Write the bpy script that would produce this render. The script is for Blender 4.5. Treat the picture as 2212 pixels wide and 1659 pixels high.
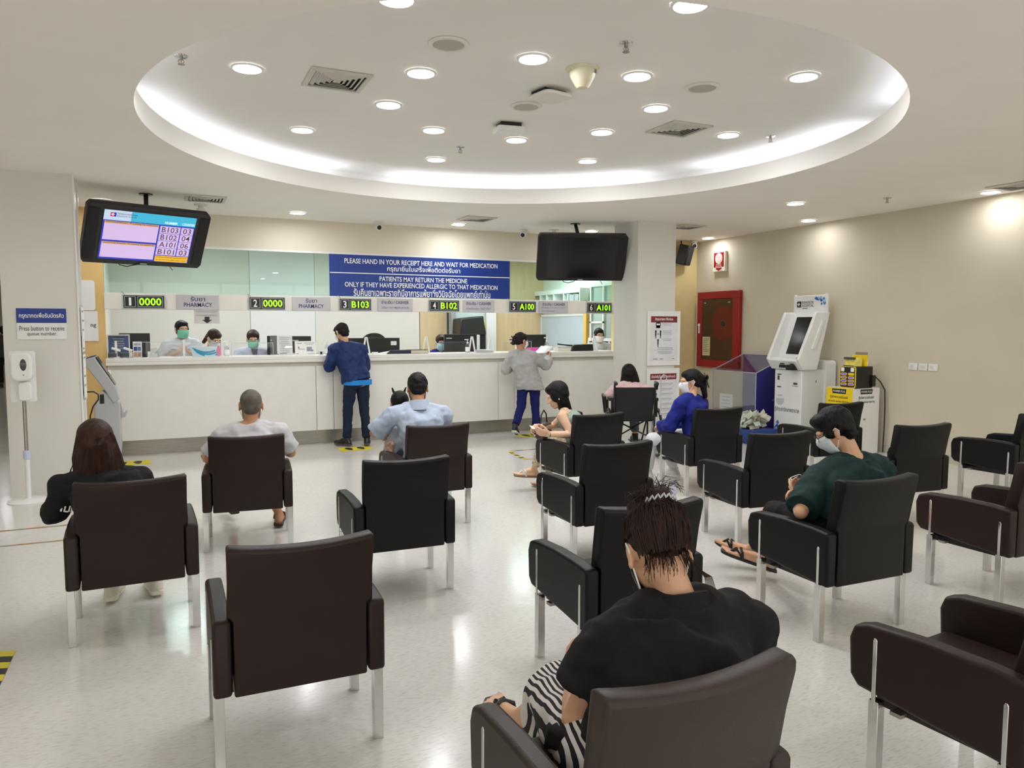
import bpy, bmesh, math, random
from mathutils import Vector, Matrix
random.seed(7)
for _o in list(bpy.data.objects):
    bpy.data.objects.remove(_o)
SC = bpy.context.scene
COL = SC.collection
PI = math.pi
V = Vector
R = math.radians

# ------------------------------------------------------------------ camera, world, exposure
FPX, YAW, PITCH, EYE = 1620.0, R(25.1), math.atan((829.5 - 708) / 1620.0), 1.58
cam = bpy.data.cameras.new('camera')
cam.sensor_fit = 'HORIZONTAL'
cam.sensor_width = 36.0
cam.lens = 36.0 * FPX / 2212.0
cam.clip_start = 0.05
cam.clip_end = 120
camera = bpy.data.objects.new('camera', cam)
COL.objects.link(camera)
camera.location = (0, 0, EYE)
camera.rotation_euler = (PI / 2 - PITCH, 0, -YAW)
SC.camera = camera

world = bpy.data.worlds.new('world')
SC.world = world
world.use_nodes = True
world.node_tree.nodes['Background'].inputs[0].default_value = (1.0, 0.97, 0.92, 1)
world.node_tree.nodes['Background'].inputs[1].default_value = 0.9
SC.cycles.diffuse_bounces = 7

SC.view_settings.view_transform = 'Standard'
SC.view_settings.look = 'None'
SC.view_settings.exposure = 0.95
SC.view_settings.gamma = 1.0
SC.view_settings.use_curve_mapping = False
LENS_POWER = 62.0        # radiance of a downlight's lens
COVE_POWER = 5.5        # radiance of the tubes in the ceiling cove
OFFICE_POWER = 9.5       # radiance of the office ceiling panels
CEIL = 3.02              # ceiling height
DOME = 3.33              # height of the recessed round ceiling
DC = V((2.65, 5.51, 0))  # centre of the round recess
DR = 2.755


# ------------------------------------------------------------------ materials
def lin(hexs):
    h = hexs.lstrip('#')
    out = []
    for i in (0, 2, 4):
        c = int(h[i:i + 2], 16) / 255.0
        out.append(c / 12.92 if c <= 0.04045 else ((c + 0.055) / 1.055) ** 2.4)
    return tuple(out)


MATS = {}


def mat(name, hexs, rough=0.5, metal=0.0, var=0.05, vscale=6.0, bump=0.0, bscale=120.0, emis=0.0, stretch=None,
        coat=0.0, spec=0.5, ior=1.45):
    if name in MATS:
        return MATS[name]
    m = bpy.data.materials.new(name)
    m.use_nodes = True
    nt = m.node_tree
    b = nt.nodes['Principled BSDF']
    c = lin(hexs)
    tc = nt.nodes.new('ShaderNodeTexCoord')
    mp = nt.nodes.new('ShaderNodeMapping')
    nt.links.new(tc.outputs['Object'], mp.inputs[0])
    if stretch:
        mp.inputs['Scale'].default_value = stretch
    nz = nt.nodes.new('ShaderNodeTexNoise')
    nz.inputs['Scale'].default_value = vscale
    nz.inputs['Detail'].default_value = 3
    nt.links.new(mp.outputs[0], nz.inputs['Vector'])
    rp = nt.nodes.new('ShaderNodeValToRGB')
    rp.color_ramp.elements[0].position = 0.3
    rp.color_ramp.elements[1].position = 0.7
    rp.color_ramp.elements[0].color = tuple(max(0, x * (1 - var)) for x in c) + (1,)
    rp.color_ramp.elements[1].color = tuple(min(1, x * (1 + var)) for x in c) + (1,)
    nt.links.new(nz.outputs[0], rp.inputs[0])
    nt.links.new(rp.outputs[0], b.inputs['Base Color'])
    b.inputs['Roughness'].default_value = rough
    b.inputs['Metallic'].default_value = metal
    b.inputs['Specular IOR Level'].default_value = spec
    b.inputs['Coat Weight'].default_value = coat
    if bump:
        n2 = nt.nodes.new('ShaderNodeTexNoise')
        n2.inputs['Scale'].default_value = bscale
        nt.links.new(mp.outputs[0], n2.inputs['Vector'])
        bp = nt.nodes.new('ShaderNodeBump')
        bp.inputs['Strength'].default_value = bump
        bp.inputs['Distance'].default_value = 0.01
        nt.links.new(n2.outputs[0], bp.inputs['Height'])
        nt.links.new(bp.outputs[0], b.inputs['Normal'])
    if emis:
        b.inputs['Emission Color'].default_value = c + (1,)
        b.inputs['Emission Strength'].default_value = emis
    MATS[name] = m
    return m


def glass(name, tint, gloss=0.08, rough=0.0):
    """clear sheet: lets light straight through with a tint, and mirrors a little at grazing angles"""
    if name in MATS:
        return MATS[name]
    m = bpy.data.materials.new(name)
    m.use_nodes = True
    nt = m.node_tree
    for n in list(nt.nodes):
        nt.nodes.remove(n)
    out = nt.nodes.new('ShaderNodeOutputMaterial')
    tr = nt.nodes.new('ShaderNodeBsdfTransparent')
    tr.inputs[0].default_value = tint + (1,)
    gl = nt.nodes.new('ShaderNodeBsdfGlossy')
    gl.inputs['Roughness'].default_value = rough
    fr = nt.nodes.new('ShaderNodeFresnel')
    fr.inputs[0].default_value = 1.45
    mx = nt.nodes.new('ShaderNodeMixShader')
    ml = nt.nodes.new('ShaderNodeMath')
    ml.operation = 'MULTIPLY_ADD'
    ml.inputs[1].default_value = 0.4
    ml.inputs[2].default_value = gloss * 0.2
    nt.links.new(fr.outputs[0], ml.inputs[0])
    nt.links.new(ml.outputs[0], mx.inputs[0])
    nt.links.new(tr.outputs[0], mx.inputs[1])
    nt.links.new(gl.outputs[0], mx.inputs[2])
    nt.links.new(mx.outputs[0], out.inputs[0])
    MATS[name] = m
    return m


def floor_material():
    m = bpy.data.materials.new('vinyl floor')
    m.use_nodes = True
    nt = m.node_tree
    b = nt.nodes['Principled BSDF']
    tc = nt.nodes.new('ShaderNodeTexCoord')

    def noise(scale, sc=(1, 1, 1), detail=4):
        mp = nt.nodes.new('ShaderNodeMapping')
        mp.inputs['Scale'].default_value = sc
        mp.inputs['Rotation'].default_value = (0, 0, 0.35)
        nt.links.new(tc.outputs['Object'], mp.inputs[0])
        n = nt.nodes.new('ShaderNodeTexNoise')
        n.inputs['Scale'].default_value = scale
        n.inputs['Detail'].default_value = detail
        nt.links.new(mp.outputs[0], n.inputs['Vector'])
        return n
    a, f = noise(1.3), noise(26, (1, 5, 1))
    r1 = nt.nodes.new('ShaderNodeValToRGB')
    r1.color_ramp.elements[0].color = lin('#d3d1cb') + (1,)
    r1.color_ramp.elements[1].color = lin('#dedcd7') + (1,)
    nt.links.new(a.outputs[0], r1.inputs[0])
    r2 = nt.nodes.new('ShaderNodeValToRGB')
    r2.color_ramp.elements[0].position = 0.34
    r2.color_ramp.elements[1].position = 0.5
    r2.color_ramp.elements[0].color = lin('#cdc8bc') + (1,)
    r2.color_ramp.elements[1].color = (1, 1, 1, 1)
    nt.links.new(f.outputs[0], r2.inputs[0])
    mx = nt.nodes.new('ShaderNodeMix')
    mx.data_type = 'RGBA'
    mx.blend_type = 'MULTIPLY'
    mx.inputs[0].default_value = 0.4
    nt.links.new(r1.outputs[0], mx.inputs[6])
    nt.links.new(r2.outputs[0], mx.inputs[7])
    nt.links.new(mx.outputs[2], b.inputs['Base Color'])
    b.inputs['Roughness'].default_value = 0.16
    b.inputs['Specular IOR Level'].default_value = 0.55
    w = noise(5, detail=2)
    bp = nt.nodes.new('ShaderNodeBump')
    bp.inputs['Strength'].default_value = 0.05
    bp.inputs['Distance'].default_value = 0.02
    nt.links.new(w.outputs[0], bp.inputs['Height'])
    nt.links.new(bp.outputs[0], b.inputs['Normal'])
    return m


M_CEIL = mat('ceiling paint', '#f2eee6', 0.9, var=0.02, vscale=1.5)
M_DOME = mat('recess paint', '#e9e6e0', 0.9, var=0.02, vscale=1.5)
M_WALL = mat('cream wall paint', '#cfc7b2', 0.75, var=0.03, vscale=2.0, bump=0.05, bscale=200)
M_FRONT = mat('soffit paint', '#ddd6c4', 0.8, var=0.02, vscale=2)
M_COLUMN = mat('column laminate', '#d9d7d0', 0.5, var=0.02, vscale=2)
M_GOLD = mat('golden laminate', '#dcb878', 0.5, var=0.06, vscale=4, stretch=(1, 1, 0.15))
M_WOOD = mat('maple laminate', '#c4ad86', 0.5, var=0.07, vscale=5, stretch=(3, 3, 0.25))
M_COUNTER = mat('white counter laminate', '#e9e8e2', 0.35, var=0.02)
M_STEEL = mat('brushed steel', '#a8a39a', 0.32, 0.85, var=0.12, vscale=14, stretch=(0.3, 1, 8))
M_CHROME = mat('chrome', '#d8d9d8', 0.12, 1.0, var=0.02)
M_WHITE = mat('white plastic', '#e8e8e6', 0.4, var=0.02)
M_OFFWHITE = mat('off-white plastic', '#dcdad0', 0.5, var=0.03)
M_PAPER = mat('white paper', '#eeeeec', 0.8, var=0.02)
M_BLACK = mat('black plastic', '#141414', 0.35, var=0.1)
M_SCREEN = mat('dark screen', '#0a0a0c', 0.16, var=0.05)
M_GREY = mat('grey plastic', '#8d8f90', 0.45, var=0.04)
M_LGREY = mat('light grey plastic', '#bcbfc0', 0.45, var=0.04)
M_DGREY = mat('dark grey print', '#4a4a4c', 0.7, var=0.05)
M_PRINT = mat('faint grey print', '#9a9aa0', 0.8, var=0.05)
M_NAVY = mat('royal blue sign', '#14378c', 0.45, var=0.04)
M_LETTER = mat('white lettering', '#f4f4f4', 0.6, var=0.01)
M_SIGN = mat('lilac grey sign', '#c2bfc4', 0.5, var=0.03)
M_INK = mat('indigo lettering', '#2f2f60', 0.6, var=0.03)
M_INKL = mat('pale indigo lettering', '#7d7ba0', 0.6, var=0.03)
M_LED = mat('green diode light', '#8cff1e', 0.5, var=0.0, emis=1.1)
M_RED = mat('red enamel', '#930e17', 0.35, var=0.06)
M_MAROON = mat('maroon print', '#7c2530', 0.7, var=0.04)
M_YELLOW = mat('yellow print', '#f0d010', 0.5, var=0.04)
M_TAPEY = mat('yellow tape', '#d8c82a', 0.5, var=0.05)
M_TAPEK = mat('black tape', '#22221e', 0.5, var=0.05)
M_ORANGE = mat('orange tape', '#c48a40', 0.6, var=0.06)
M_PURPLE = mat('purple board', '#5a5296', 0.45, var=0.05)
M_CLEAR = glass('clear acrylic', (0.97, 0.98, 0.98))
M_PLASTIC = glass('clear bottle', (0.88, 0.92, 0.93), 0.3, 0.05)
M_GREENGLASS = glass('green tinted glass', (0.84, 0.95, 0.90))


# ------------------------------------------------------------------ mesh building
class MB:
    """collects shapes into one mesh; .mi is the material slot of the next shapes"""

    def __init__(self):
        self.v, self.f, self.m, self.mi = [], [], [], 0

    def add(self, verts, faces, M=None):
        b = len(self.v)
        self.v += [(M @ V(p)) if M is not None else V(p) for p in verts]
        for f in faces:
            self.f.append([b + i for i in f])
            self.m.append(self.mi)

    def box(self, c, s, M=None):
        x, y, z = c
        a, b, d = s[0] / 2, s[1] / 2, s[2] / 2
        v = [(x + i * a, y + j * b, z + k * d) for k in (-1, 1) for j in (-1, 1) for i in (-1, 1)]
        self.add(v, [(0, 2, 3, 1), (4, 5, 7, 6), (0, 1, 5, 4), (2, 6, 7, 3), (0, 4, 6, 2), (1, 3, 7, 5)], M)

    def b2(self, p, q, M=None):
        self.box([(a + b) / 2 for a, b in zip(p, q)], [abs(b - a) for a, b in zip(p, q)], M)

    def loft(self, rings, M=None, caps=True, closed=True):
        n = len(rings[0])
        v = [p for r in rings for p in r]
        f = []
        for i in range(len(rings) - 1):
            for j in range(n if closed else n - 1):
                k = (j + 1) % n
                f.append((i * n + j, i * n + k, (i + 1) * n + k, (i + 1) * n + j))
        if caps:
            f.append(tuple(range(n - 1, -1, -1)))
            f.append(tuple((len(rings) - 1) * n + j for j in range(n)))
        self.add(v, f, M)

    def cyl(self, p0, p1, r0, r1=None, n=16, M=None):
        r1 = r0 if r1 is None else r1
        p0, p1 = V(p0), V(p1)
        u, w = perp(p1 - p0)
        rings = [[p + u * (r * math.cos(t)) + w * (r * math.sin(t)) for t in [2 * PI * i / n for i in range(n)]]
                 for p, r in ((p0, r0), (p1, r1))]
        self.loft(rings, M)

    def cap(self, p0, r0, p1, r1, n=12, M=None):
        """two spheres joined by a cone"""
        p0, p1 = V(p0), V(p1)
        d = p1 - p0
        if d.length < 1e-5:
            d = V((0, 0, 1e-3))
        u, w = perp(d)
        d = d.normalized()
        rings = []
        for p, r, angs in ((p0, r0, (-75, -45, -15)), (p1, r1, (15, 45, 75))):
            for a in angs:
                c, rr = p + d * (r * math.sin(R(a))), r * math.cos(R(a))
                rings.append([c + u * (rr * math.cos(2 * PI * i / n)) + w * (rr * math.sin(2 * PI * i / n)) for i in range(n)])
        self.loft(rings, M)

    def chain(self, pts, rad, M=None, n=12):
        for i in range(len(pts) - 1):
            self.cap(pts[i], rad[i], pts[i + 1], rad[i + 1], n, M)

    def ell(self, c, r, M=None, n=18, m=10):
        if isinstance(r, (int, float)):
            r = (r, r, r)
        c = V(c)
        rings = []
        for i in range(m):
            a = -PI / 2 + PI * (i + 0.5) / m
            rings.append([c + V((r[0] * math.cos(a) * math.cos(2 * PI * j / n), r[1] * math.cos(a) * math.sin(2 * PI * j / n),
                                 r[2] * math.sin(a))) for j in range(n)])
        self.loft(rings, M)

    def tube(self, pts, r, n=8, M=None, r1=None):
        pts = [V(p) for p in pts]
        rings = []
        u = None
        for i, p in enumerate(pts):
            d = (pts[min(i + 1, len(pts) - 1)] - pts[max(i - 1, 0)]).normalized()
            if u is None:
                u, w = perp(d)
            else:
                u = (u - d * u.dot(d)).normalized()
                w = d.cross(u)
            rr = r if r1 is None else r + (r1 - r) * i / (len(pts) - 1)
            rings.append([p + u * (rr * math.cos(2 * PI * j / n)) + w * (rr * math.sin(2 * PI * j / n)) for j in range(n)])
        self.loft(rings, M)

    def prism(self, poly, a0, a1, axis='x', M=None):
        """a polygon in the plane across AXIS, pulled from a0 to a1"""
        def P(p, a):
            return {'x': (a, p[0], p[1]), 'y': (p[0], a, p[1]), 'z': (p[0], p[1], a)}[axis]
        self.loft([[V(P(p, a0)) for p in poly], [V(P(p, a1)) for p in poly]], M)

    def disc(self, c, r, n=24, M=None, up=False):
        c = V(c)
        v = [c + V((r * math.cos(2 * PI * i / n), r * math.sin(2 * PI * i / n), 0)) for i in range(n)]
        self.add(v, [tuple(range(n)) if up else tuple(range(n - 1, -1, -1))], M)

    def lathe(self, prof, c=(0, 0, 0), n=24, M=None, caps=True):
        c = V(c)
        self.loft([[c + V((r * math.cos(2 * PI * i / n), r * math.sin(2 * PI * i / n), z)) for i in range(n)] for r, z in prof], M, caps)


def perp(d):
    d = d.normalized()
    a = V((0, 0, 1)) if abs(d.z) < 0.9 else V((1, 0, 0))
    u = d.cross(a).normalized()
    return u, d.cross(u)


def obj(name, mb, m, parent=None, loc=(0, 0, 0), rot=0.0, bevel=0.0, smooth=30, seg=2):
    me = bpy.data.meshes.new(name)
    me.from_pydata([tuple(p) for p in mb.v], [], mb.f)
    ms = m if isinstance(m, (list, tuple)) else [m]
    for x in ms:
        me.materials.append(x)
    if len(ms) > 1:
        me.polygons.foreach_set('material_index', mb.m)
    bm = bmesh.new()
    bm.from_mesh(me)
    bmesh.ops.recalc_face_normals(bm, faces=bm.faces)
    bm.to_mesh(me)
    bm.free()
    if smooth:
        me.polygons.foreach_set('use_smooth', [True] * len(me.polygons))
        me.set_sharp_from_angle(angle=R(smooth))
    o = bpy.data.objects.new(name, me)
    COL.objects.link(o)
    if parent is not None:
        o.parent = parent
    o.location = loc
    if rot:
        o.rotation_euler = (0, 0, rot)
    if bevel:
        b = o.modifiers.new('bevel', 'BEVEL')
        b.width = bevel
        b.segments = seg
        b.limit_method = 'ANGLE'
        b.angle_limit = R(40)
    return o


def tag(o, label, cat, group=None, kind=None):
    o['label'] = label
    o['category'] = cat
    if group:
        o['group'] = group
    if kind:
        o['kind'] = kind
    return o


def thing(name, label, cat, loc=(0, 0, 0), rot=0.0, group=None):
    o = bpy.data.objects.new(name, None)
    o.empty_display_size = 0.1
    COL.objects.link(o)
    o.location = loc
    o.rotation_euler = (0, 0, rot)
    return tag(o, label, cat, group)


def struct(name, mb, m, label=None, bevel=0.0, smooth=30):
    o = obj(name, mb, m, bevel=bevel, smooth=smooth)
    o['kind'] = 'structure'
    if label:
        o['label'] = label
    return o


def dup(root, loc, rot=None, label=None, group=None):
    r = root.copy()
    COL.objects.link(r)
    r.location = loc
    if rot is not None:
        r.rotation_euler = (0, 0, rot)
    if label:
        r['label'] = label
    if group:
        r['group'] = group
    for ch in list(root.children):
        c = ch.copy()
        COL.objects.link(c)
        c.parent = r
        for g in list(ch.children):
            d = g.copy()
            COL.objects.link(d)
            d.parent = c
    return r


# ------------------------------------------------------------------ lettering: every string is turned into a flat mesh once
TEXTS = {}


def prepare_texts(strings):
    tmp = []
    for s, bold in strings:
        c = bpy.data.curves.new('lettering', 'FONT')
        c.body = s
        c.resolution_u = 2
        c.offset = 0.012 if bold else 0.002
        o = bpy.data.objects.new('lettering', c)
        COL.objects.link(o)
        tmp.append((s, bold, o))
    dg = bpy.context.evaluated_depsgraph_get()
    for s, bold, o in tmp:
        me = o.evaluated_get(dg).to_mesh()
        vs = [(v.co.x, v.co.y) for v in me.vertices]
        fs = [tuple(p.vertices) for p in me.polygons]
        xs, ys = [a for a, _ in vs], [b for _, b in vs]
        x0, x1, y0, y1 = min(xs), max(xs), min(ys), max(ys)
        TEXTS[(s, bold)] = ([((a - (x0 + x1) / 2) / (x1 - x0), (b - (y0 + y1) / 2) / (y1 - y0)) for a, b in vs], fs)
        o.evaluated_get(dg).to_mesh_clear()
    for _s, _b, o in tmp:
        c = o.data
        bpy.data.objects.remove(o)
        bpy.data.curves.remove(c)


def word(mb, s, cx, cz, w, h, bold=False, y=-0.002, M=None):
    """a line of lettering fitted to w x h, centred on (cx, cz), on a face that looks to -Y"""
    vs, fs = TEXTS[(s, bold)]
    mb.add([(cx + a * w, y, cz + b * h) for a, b in vs], fs, M)


def rect(mb, cx, cz, w, h, y=-0.001, M=None):
    mb.add([(cx - w / 2, y, cz - h / 2), (cx + w / 2, y, cz - h / 2), (cx + w / 2, y, cz + h / 2), (cx - w / 2, y, cz + h / 2)], [(0, 1, 2, 3)], M)


def rrect(w, h, r, n=4):
    out = []
    for cx, cy, a0 in ((w / 2 - r, h / 2 - r, 0), (-w / 2 + r, h / 2 - r, 90), (-w / 2 + r, -h / 2 + r, 180), (w / 2 - r, -h / 2 + r, 270)):
        for i in range(n + 1):
            a = R(a0 + 90 * i / n)
            out.append((cx + r * math.cos(a), cy + r * math.sin(a)))
    return out


STRINGS = [
    ('กรุณากดเพื่อรับบัตรคิว', True), ('Press button to receive', False), ('queue number.', False),
    ('PLEASE HAND IN YOUR RECEIPT HERE AND WAIT FOR MEDICATION', True), ('กรุณายื่นใบเสร็จเพื่อติดต่อรับยา', True),
    ('PATIENTS MAY RETURN THE MEDICINE', True), ('ONLY IF THEY HAVE EXPERIENCED ALLERGIC TO THAT MEDICATION', True),
    ('รับคืนยาเฉพาะรายที่มีอาการแพ้ยาซึ่งวินิจฉัยโดยแพทย์เท่านั้น', True),
    ('รับยา', True), ('PHARMACY', True), ('ชำระเงิน / CASHIER', True), ('ไม่มียา / NO MEDICATION', True),
    ('ชำระเงินเอง / SELF-PAY', True), ('บริษัทคู่สัญญา / CONTRACT COMPANY', False), ('ประกัน / INSURANCE', False),
    ('0000', True), ('B103', True), ('B102', True), ('A100', True), ('A101', True),
    ('1', True), ('2', True), ('3', True), ('4', True), ('5', True), ('6', True),
    ('B103', False), ('B102', False), ('A101', False), ('B101', False), ('03', False), ('04', False), ('06', False),
    ('NUMBER', True), ('COUNTER', True), ('โรงพยาบาลกรุงเทพ', True), ('BANGKOK HOSPITAL', False),
    ('ตรวจสอบรายการยา : Processing the medication', True), ('ตรวจสอบสิทธิ์ประกัน : Processing the insurance', True),
    ('หากเรียกหมายเลขผ่านแล้ว กรุณาติดต่อเคาน์เตอร์', True), ('For the missed turn, please contact counter', False),
    ('BANGKOK', True), ('HOSPITAL', True), ('ตู้ชำระค่ารักษาพยาบาล', True), ('POWER PLUS', True),
    ('ตู้เช่าพาวเวอร์แบงค์', True), ('POWER BANK RENTAL', True), ('Important Notice', True), ('เรื่องสำคัญโปรดปฏิบัติตามคำแนะนำ', True),
    ('สายฉีดน้ำ', True), ('ดับเพลิง', True), ('FIRE HOSE REEL', True), ('กรุณารอสักครู่', False), ('หากต้องการปรึกษาเภสัชกร', False), ('ติดต่อเภสัชกรได้ที่ช่องนี้', False), ('ng', True),
]
prepare_texts(STRINGS)

# ------------------------------------------------------------------ the setting
m = MB(); m.b2((-7, -4, -0.05), (9, 27, 0)); struct('floor', m, floor_material())

# flat ceiling with the round opening
m = MB()
N = 120
outer, inner = [], []
for i in range(N):
    a = 2 * PI * i / N
    d = V((math.cos(a), math.sin(a), 0))
    inner.append(DC + d * DR + V((0, 0, CEIL)))
    ts = []
    if d.x > 1e-6: ts.append((8.35 - DC.x) / d.x)
    if d.x < -1e-6: ts.append((-7 - DC.x) / d.x)
    if d.y > 1e-6: ts.append((10.45 - DC.y) / d.y)
    if d.y < -1e-6: ts.append((-4 - DC.y) / d.y)
    outer.append(DC + d * min(ts) + V((0, 0, CEIL)))
corners = [V((8.35, 10.45, CEIL)), V((-7, 10.45, CEIL)), V((-7, -4, CEIL)), V((8.35, -4, CEIL))]
m.loft([inner, outer], caps=False)
for c in corners:      # the wedge that the rays leave out at each corner
    k = min(range(N), key=lambda i: (outer[i] - c).length)
    for j in (k - 1, k + 1):
        q = outer[j % N]
        m.add([outer[k], q, c], [(0, 1, 2)])
m.b2((-7, 10.45, CEIL), (-1.2, 27, CEIL + 0.02))
struct('ceiling', m, M_CEIL, smooth=0)

m = MB()
ro = DR + 0.42
m.lathe([(DR, CEIL), (DR, 3.19), (DR + 0.03, 3.19), (DR + 0.03, 3.09), (ro, 3.09), (ro, DOME), (0.001, DOME)], DC, n=N, caps=False)
struct('trim_1', m, M_DOME, 'round recessed ceiling with a lit cove and upstand lip', smooth=40)

m = MB(); m.b2((8.29, -4, 0), (8.4, 10.4, 3.6)); struct('wall_right', m, M_WALL)
m = MB()
for k in range(8):
    m.b2((-7 + 15.3 * k / 7 - .04, -4.1, 0), (-7 + 15.3 * k / 7 + .04, -4, CEIL))
m.b2((-7, -4.1, 0), (8.3, -4, .12)); m.b2((-7, -4.1, 2.2), (8.3, -4, 2.28)); m.b2((-7, -4.1, CEIL - .1), (8.3, -4, CEIL + .5))
struct('added_rear_frame', m, M_GREY, 'added open frame behind the camera that lets in fill light')  # unseen frame added round the open side, where world light enters as fill
m = MB(); m.b2((-7.1, -4, 0), (-7, 27, 3.6)); struct('wall_left', m, M_FRONT)
m = MB(); m.b2((-7.1, 26, 0), (-1.2, 26.1, 3.6)); struct('wall_corridor', m, M_FRONT)
m = MB()
m.b2((-0.6, 10.4, 2.61), (6.72, 10.55, CEIL + 0.4))
struct('wall_front', m, M_FRONT)
M_ALC = mat('alcove paint', '#d9c590', 0.7, var=0.03)
m = MB(); m.b2((6.72, 10.3, 0), (8.3, 10.5, CEIL + 0.4)); struct('wall_alcove', m, M_ALC)
m = MB()
m.b2((-1.2, 10.4, 0), (-0.6, 10.55, CEIL + 0.4))
struct('wall_gold', m, M_GOLD)
m = MB(); m.b2((-1.2, 10.55, 0), (-1.1, 26, CEIL + 0.4)); struct('wall_passage', m, M_FRONT)
m = MB(); m.b2((5.865, 8.52, 0), (6.49, 9.1, CEIL + 0.01)); struct('column_1', m, M_COLUMN, 'pale grey square column at the end of the counter')
m = MB(); m.b2((-1.31, 8.27, 0), (-0.7, 8.62, CEIL + 0.01)); struct('column_2', m, M_COLUMN, 'pale grey square column behind the sanitiser stand')
m = MB(); m.b2((-0.704, 8.262, 0), (-0.69, 8.285, CEIL)); m.b2((-0.704, 8.6, 0), (-0.69, 8.625, CEIL)); struct('trim_2', m, M_WHITE, 'white corner strips of the column')
m = MB(); m.b2((8.262, -4, 0), (8.29, 10.3, 0.1)); struct('baseboard_right', m, mat('grey baseboard', '#bdb8aa', 0.5))
m = MB(); m.b2((-0.6, 10.36, 1.805), (6.72, 10.44, 2.005)); struct('trim_3', m, mat('counter beam', '#e6e3da', 0.5, var=0.02), 'white beam across the counter opening', bevel=0.004)
m = MB(); m.b2((-0.6, 10.415, 2.005), (6.72, 10.425, 2.61)); o = struct('window_1', m, M_GREENGLASS, 'green tinted glass above the white beam')
m = MB(); m.b2((-0.6, 10.4, 2.585), (6.72, 10.435, 2.61)); struct('trim_4', m, M_WHITE, 'thin white frame along the top of the glass')

# the office behind the counter
OY = 13.6
M_OWALL = mat('office wall panel', '#cbc6bf', 0.6, var=0.02, vscale=2)
M_OPALE = mat('office pale panel', '#d2d0cf', 0.6, var=0.02, vscale=2)
M_OLOW = mat('office low wall', '#dedbd4', 0.6, var=0.02)
m = MB()
m.b2((-0.75, OY, 0), (7.2, OY + 0.1, CEIL + 0.4))
struct('wall_office', m, mat('office upper wall', '#d8d8cf', 0.7, var=0.02))
m = MB(); m.b2((-0.78, 10.55, 0), (-0.7, OY, CEIL + 0.4)); struct('wall_office_end', m, M_OWALL)
m = MB(); m.b2((7.05, 10.5, 0), (7.15, OY, CEIL + 0.4)); struct('wall_office_side', m, mat('office mint wall', '#d5dcd2', 0.7, var=0.02))
m = MB(); m.b2((-0.78, 10.5, 2.93), (7.15, OY + 0.1, 2.96)); struct('ceiling_office', m, M_CEIL)
m = MB()
m.mi = 0; m.b2((-0.7, OY - 0.02, 1.12), (1.41, OY, 2.93))
m.mi = 1; m.b2((1.415, OY - 0.03, 1.12), (2.5, OY, 2.93))
m.mi = 0; m.b2((2.505, OY - 0.03, 1.12), (4.43, OY, 2.93))
m.mi = 2; m.b2((1.4, OY - 0.04, 1.1), (4.43, OY, 1.13))
m.mi = 3; m.b2((-0.7, OY - 0.015, 0), (4.43, OY, 1.1))
m.mi = 4; m.b2((4.44, OY - 0.05, 0), (4.97, OY, 2.93)); m.b2((5.93, OY - 0.05, 0), (7.05, OY, 2.93))
struct('trim_5', m, [M_OWALL, M_OPALE, M_GREY, M_OLOW, M_WOOD], 'wall panels of the office behind the counter', smooth=0)


# ------------------------------------------------------------------ things on the ceiling
M_LENS = bpy.data.materials.new('lit lens')
M_LENS.use_nodes = True
_b = M_LENS.node_tree.nodes['Principled BSDF']
_b.inputs['Base Color'].default_value = (0.9, 0.9, 0.9, 1)
_b.inputs['Emission Color'].default_value = (0.97, 0.97, 1.0, 1)
_b.inputs['Emission Strength'].default_value = LENS_POWER
M_TUBE = bpy.data.materials.new('lit tube')
M_TUBE.use_nodes = True
_b = M_TUBE.node_tree.nodes['Principled BSDF']
_b.inputs['Emission Color'].default_value = (0.72, 0.80, 1.0, 1)
_b.inputs['Emission Strength'].default_value = COVE_POWER
M_PANEL = bpy.data.materials.new('lit office panel')
M_PANEL.use_nodes = True
_b = M_PANEL.node_tree.nodes['Principled BSDF']
_b.inputs['Emission Color'].default_value = (0.9, 0.97, 1.0, 1)
_b.inputs['Emission Strength'].default_value = OFFICE_POWER


def make_downlight():
    t = thing('ceiling_downlight', 'x', 'downlight')
    m = MB()
    m.lathe([(0.088, -0.002), (0.108, -0.002), (0.106, -0.010), (0.092, -0.013), (0.088, -0.009)], n=32, caps=False)
    obj('trim_ring', m, M_WHITE, t)
    m = MB()
    m.lathe([(0.0885, -0.003), (0.0885, -0.007), (0.001, -0.008)], n=32, caps=False)
    obj('lens', m, M_LENS, t)
    return t


dl0 = make_downlight()
M_LENS_LOW = M_LENS.copy()
M_LENS_LOW.name = 'lit low lens'
M_LENS_LOW.node_tree.nodes['Principled BSDF'].inputs['Emission Strength'].default_value = LENS_POWER * 0.6
_first = [True]


def downlight(x, y, z, label, group):
    if _first[0]:
        _first[0] = False
        dl0.location = (x, y, z)
        dl0['label'], dl0['group'] = label, group
        return dl0
    return dup(dl0, (x, y, z), None, label, group)


names_in = {
    22.5: 'inner recess downlight closest to the second square vent, on its counter side',
    67.5: 'inner recess downlight just beyond the open-backed access box',
    112.5: 'inner recess downlight in front of the sprinkler on the counter side',
    157.5: 'inner recess downlight beyond the square vent, on the lit screen side',
    202.5: 'inner recess downlight between the large round speaker and the square vent',
    247.5: 'inner recess downlight between the large round speaker and the cream beacon',
    292.5: 'inner recess downlight just right of the cream beacon',
    337.5: 'inner recess downlight between the second vent and the right-hand round speaker'}
names_out = {
    0: 'outer recess downlight beside the small sprinkler, beyond the second square vent',
    45: 'outer recess downlight by the counter-side cove, above the switched-off television',
    90: 'outer recess downlight by the counter-side cove, just beyond the counter-side sprinkler',
    135: 'outer recess downlight by the cove, nearest the lit queue television',
    180: 'outer recess downlight between the left-end sprinkler and the first square vent',
    225: 'recess downlight cut by the top edge of the photo, left one',
    270: 'recess downlight half hidden by the near lip at the top of the photo',
    315: 'outer recess downlight farthest right in the recess, near its right cove'}
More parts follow.
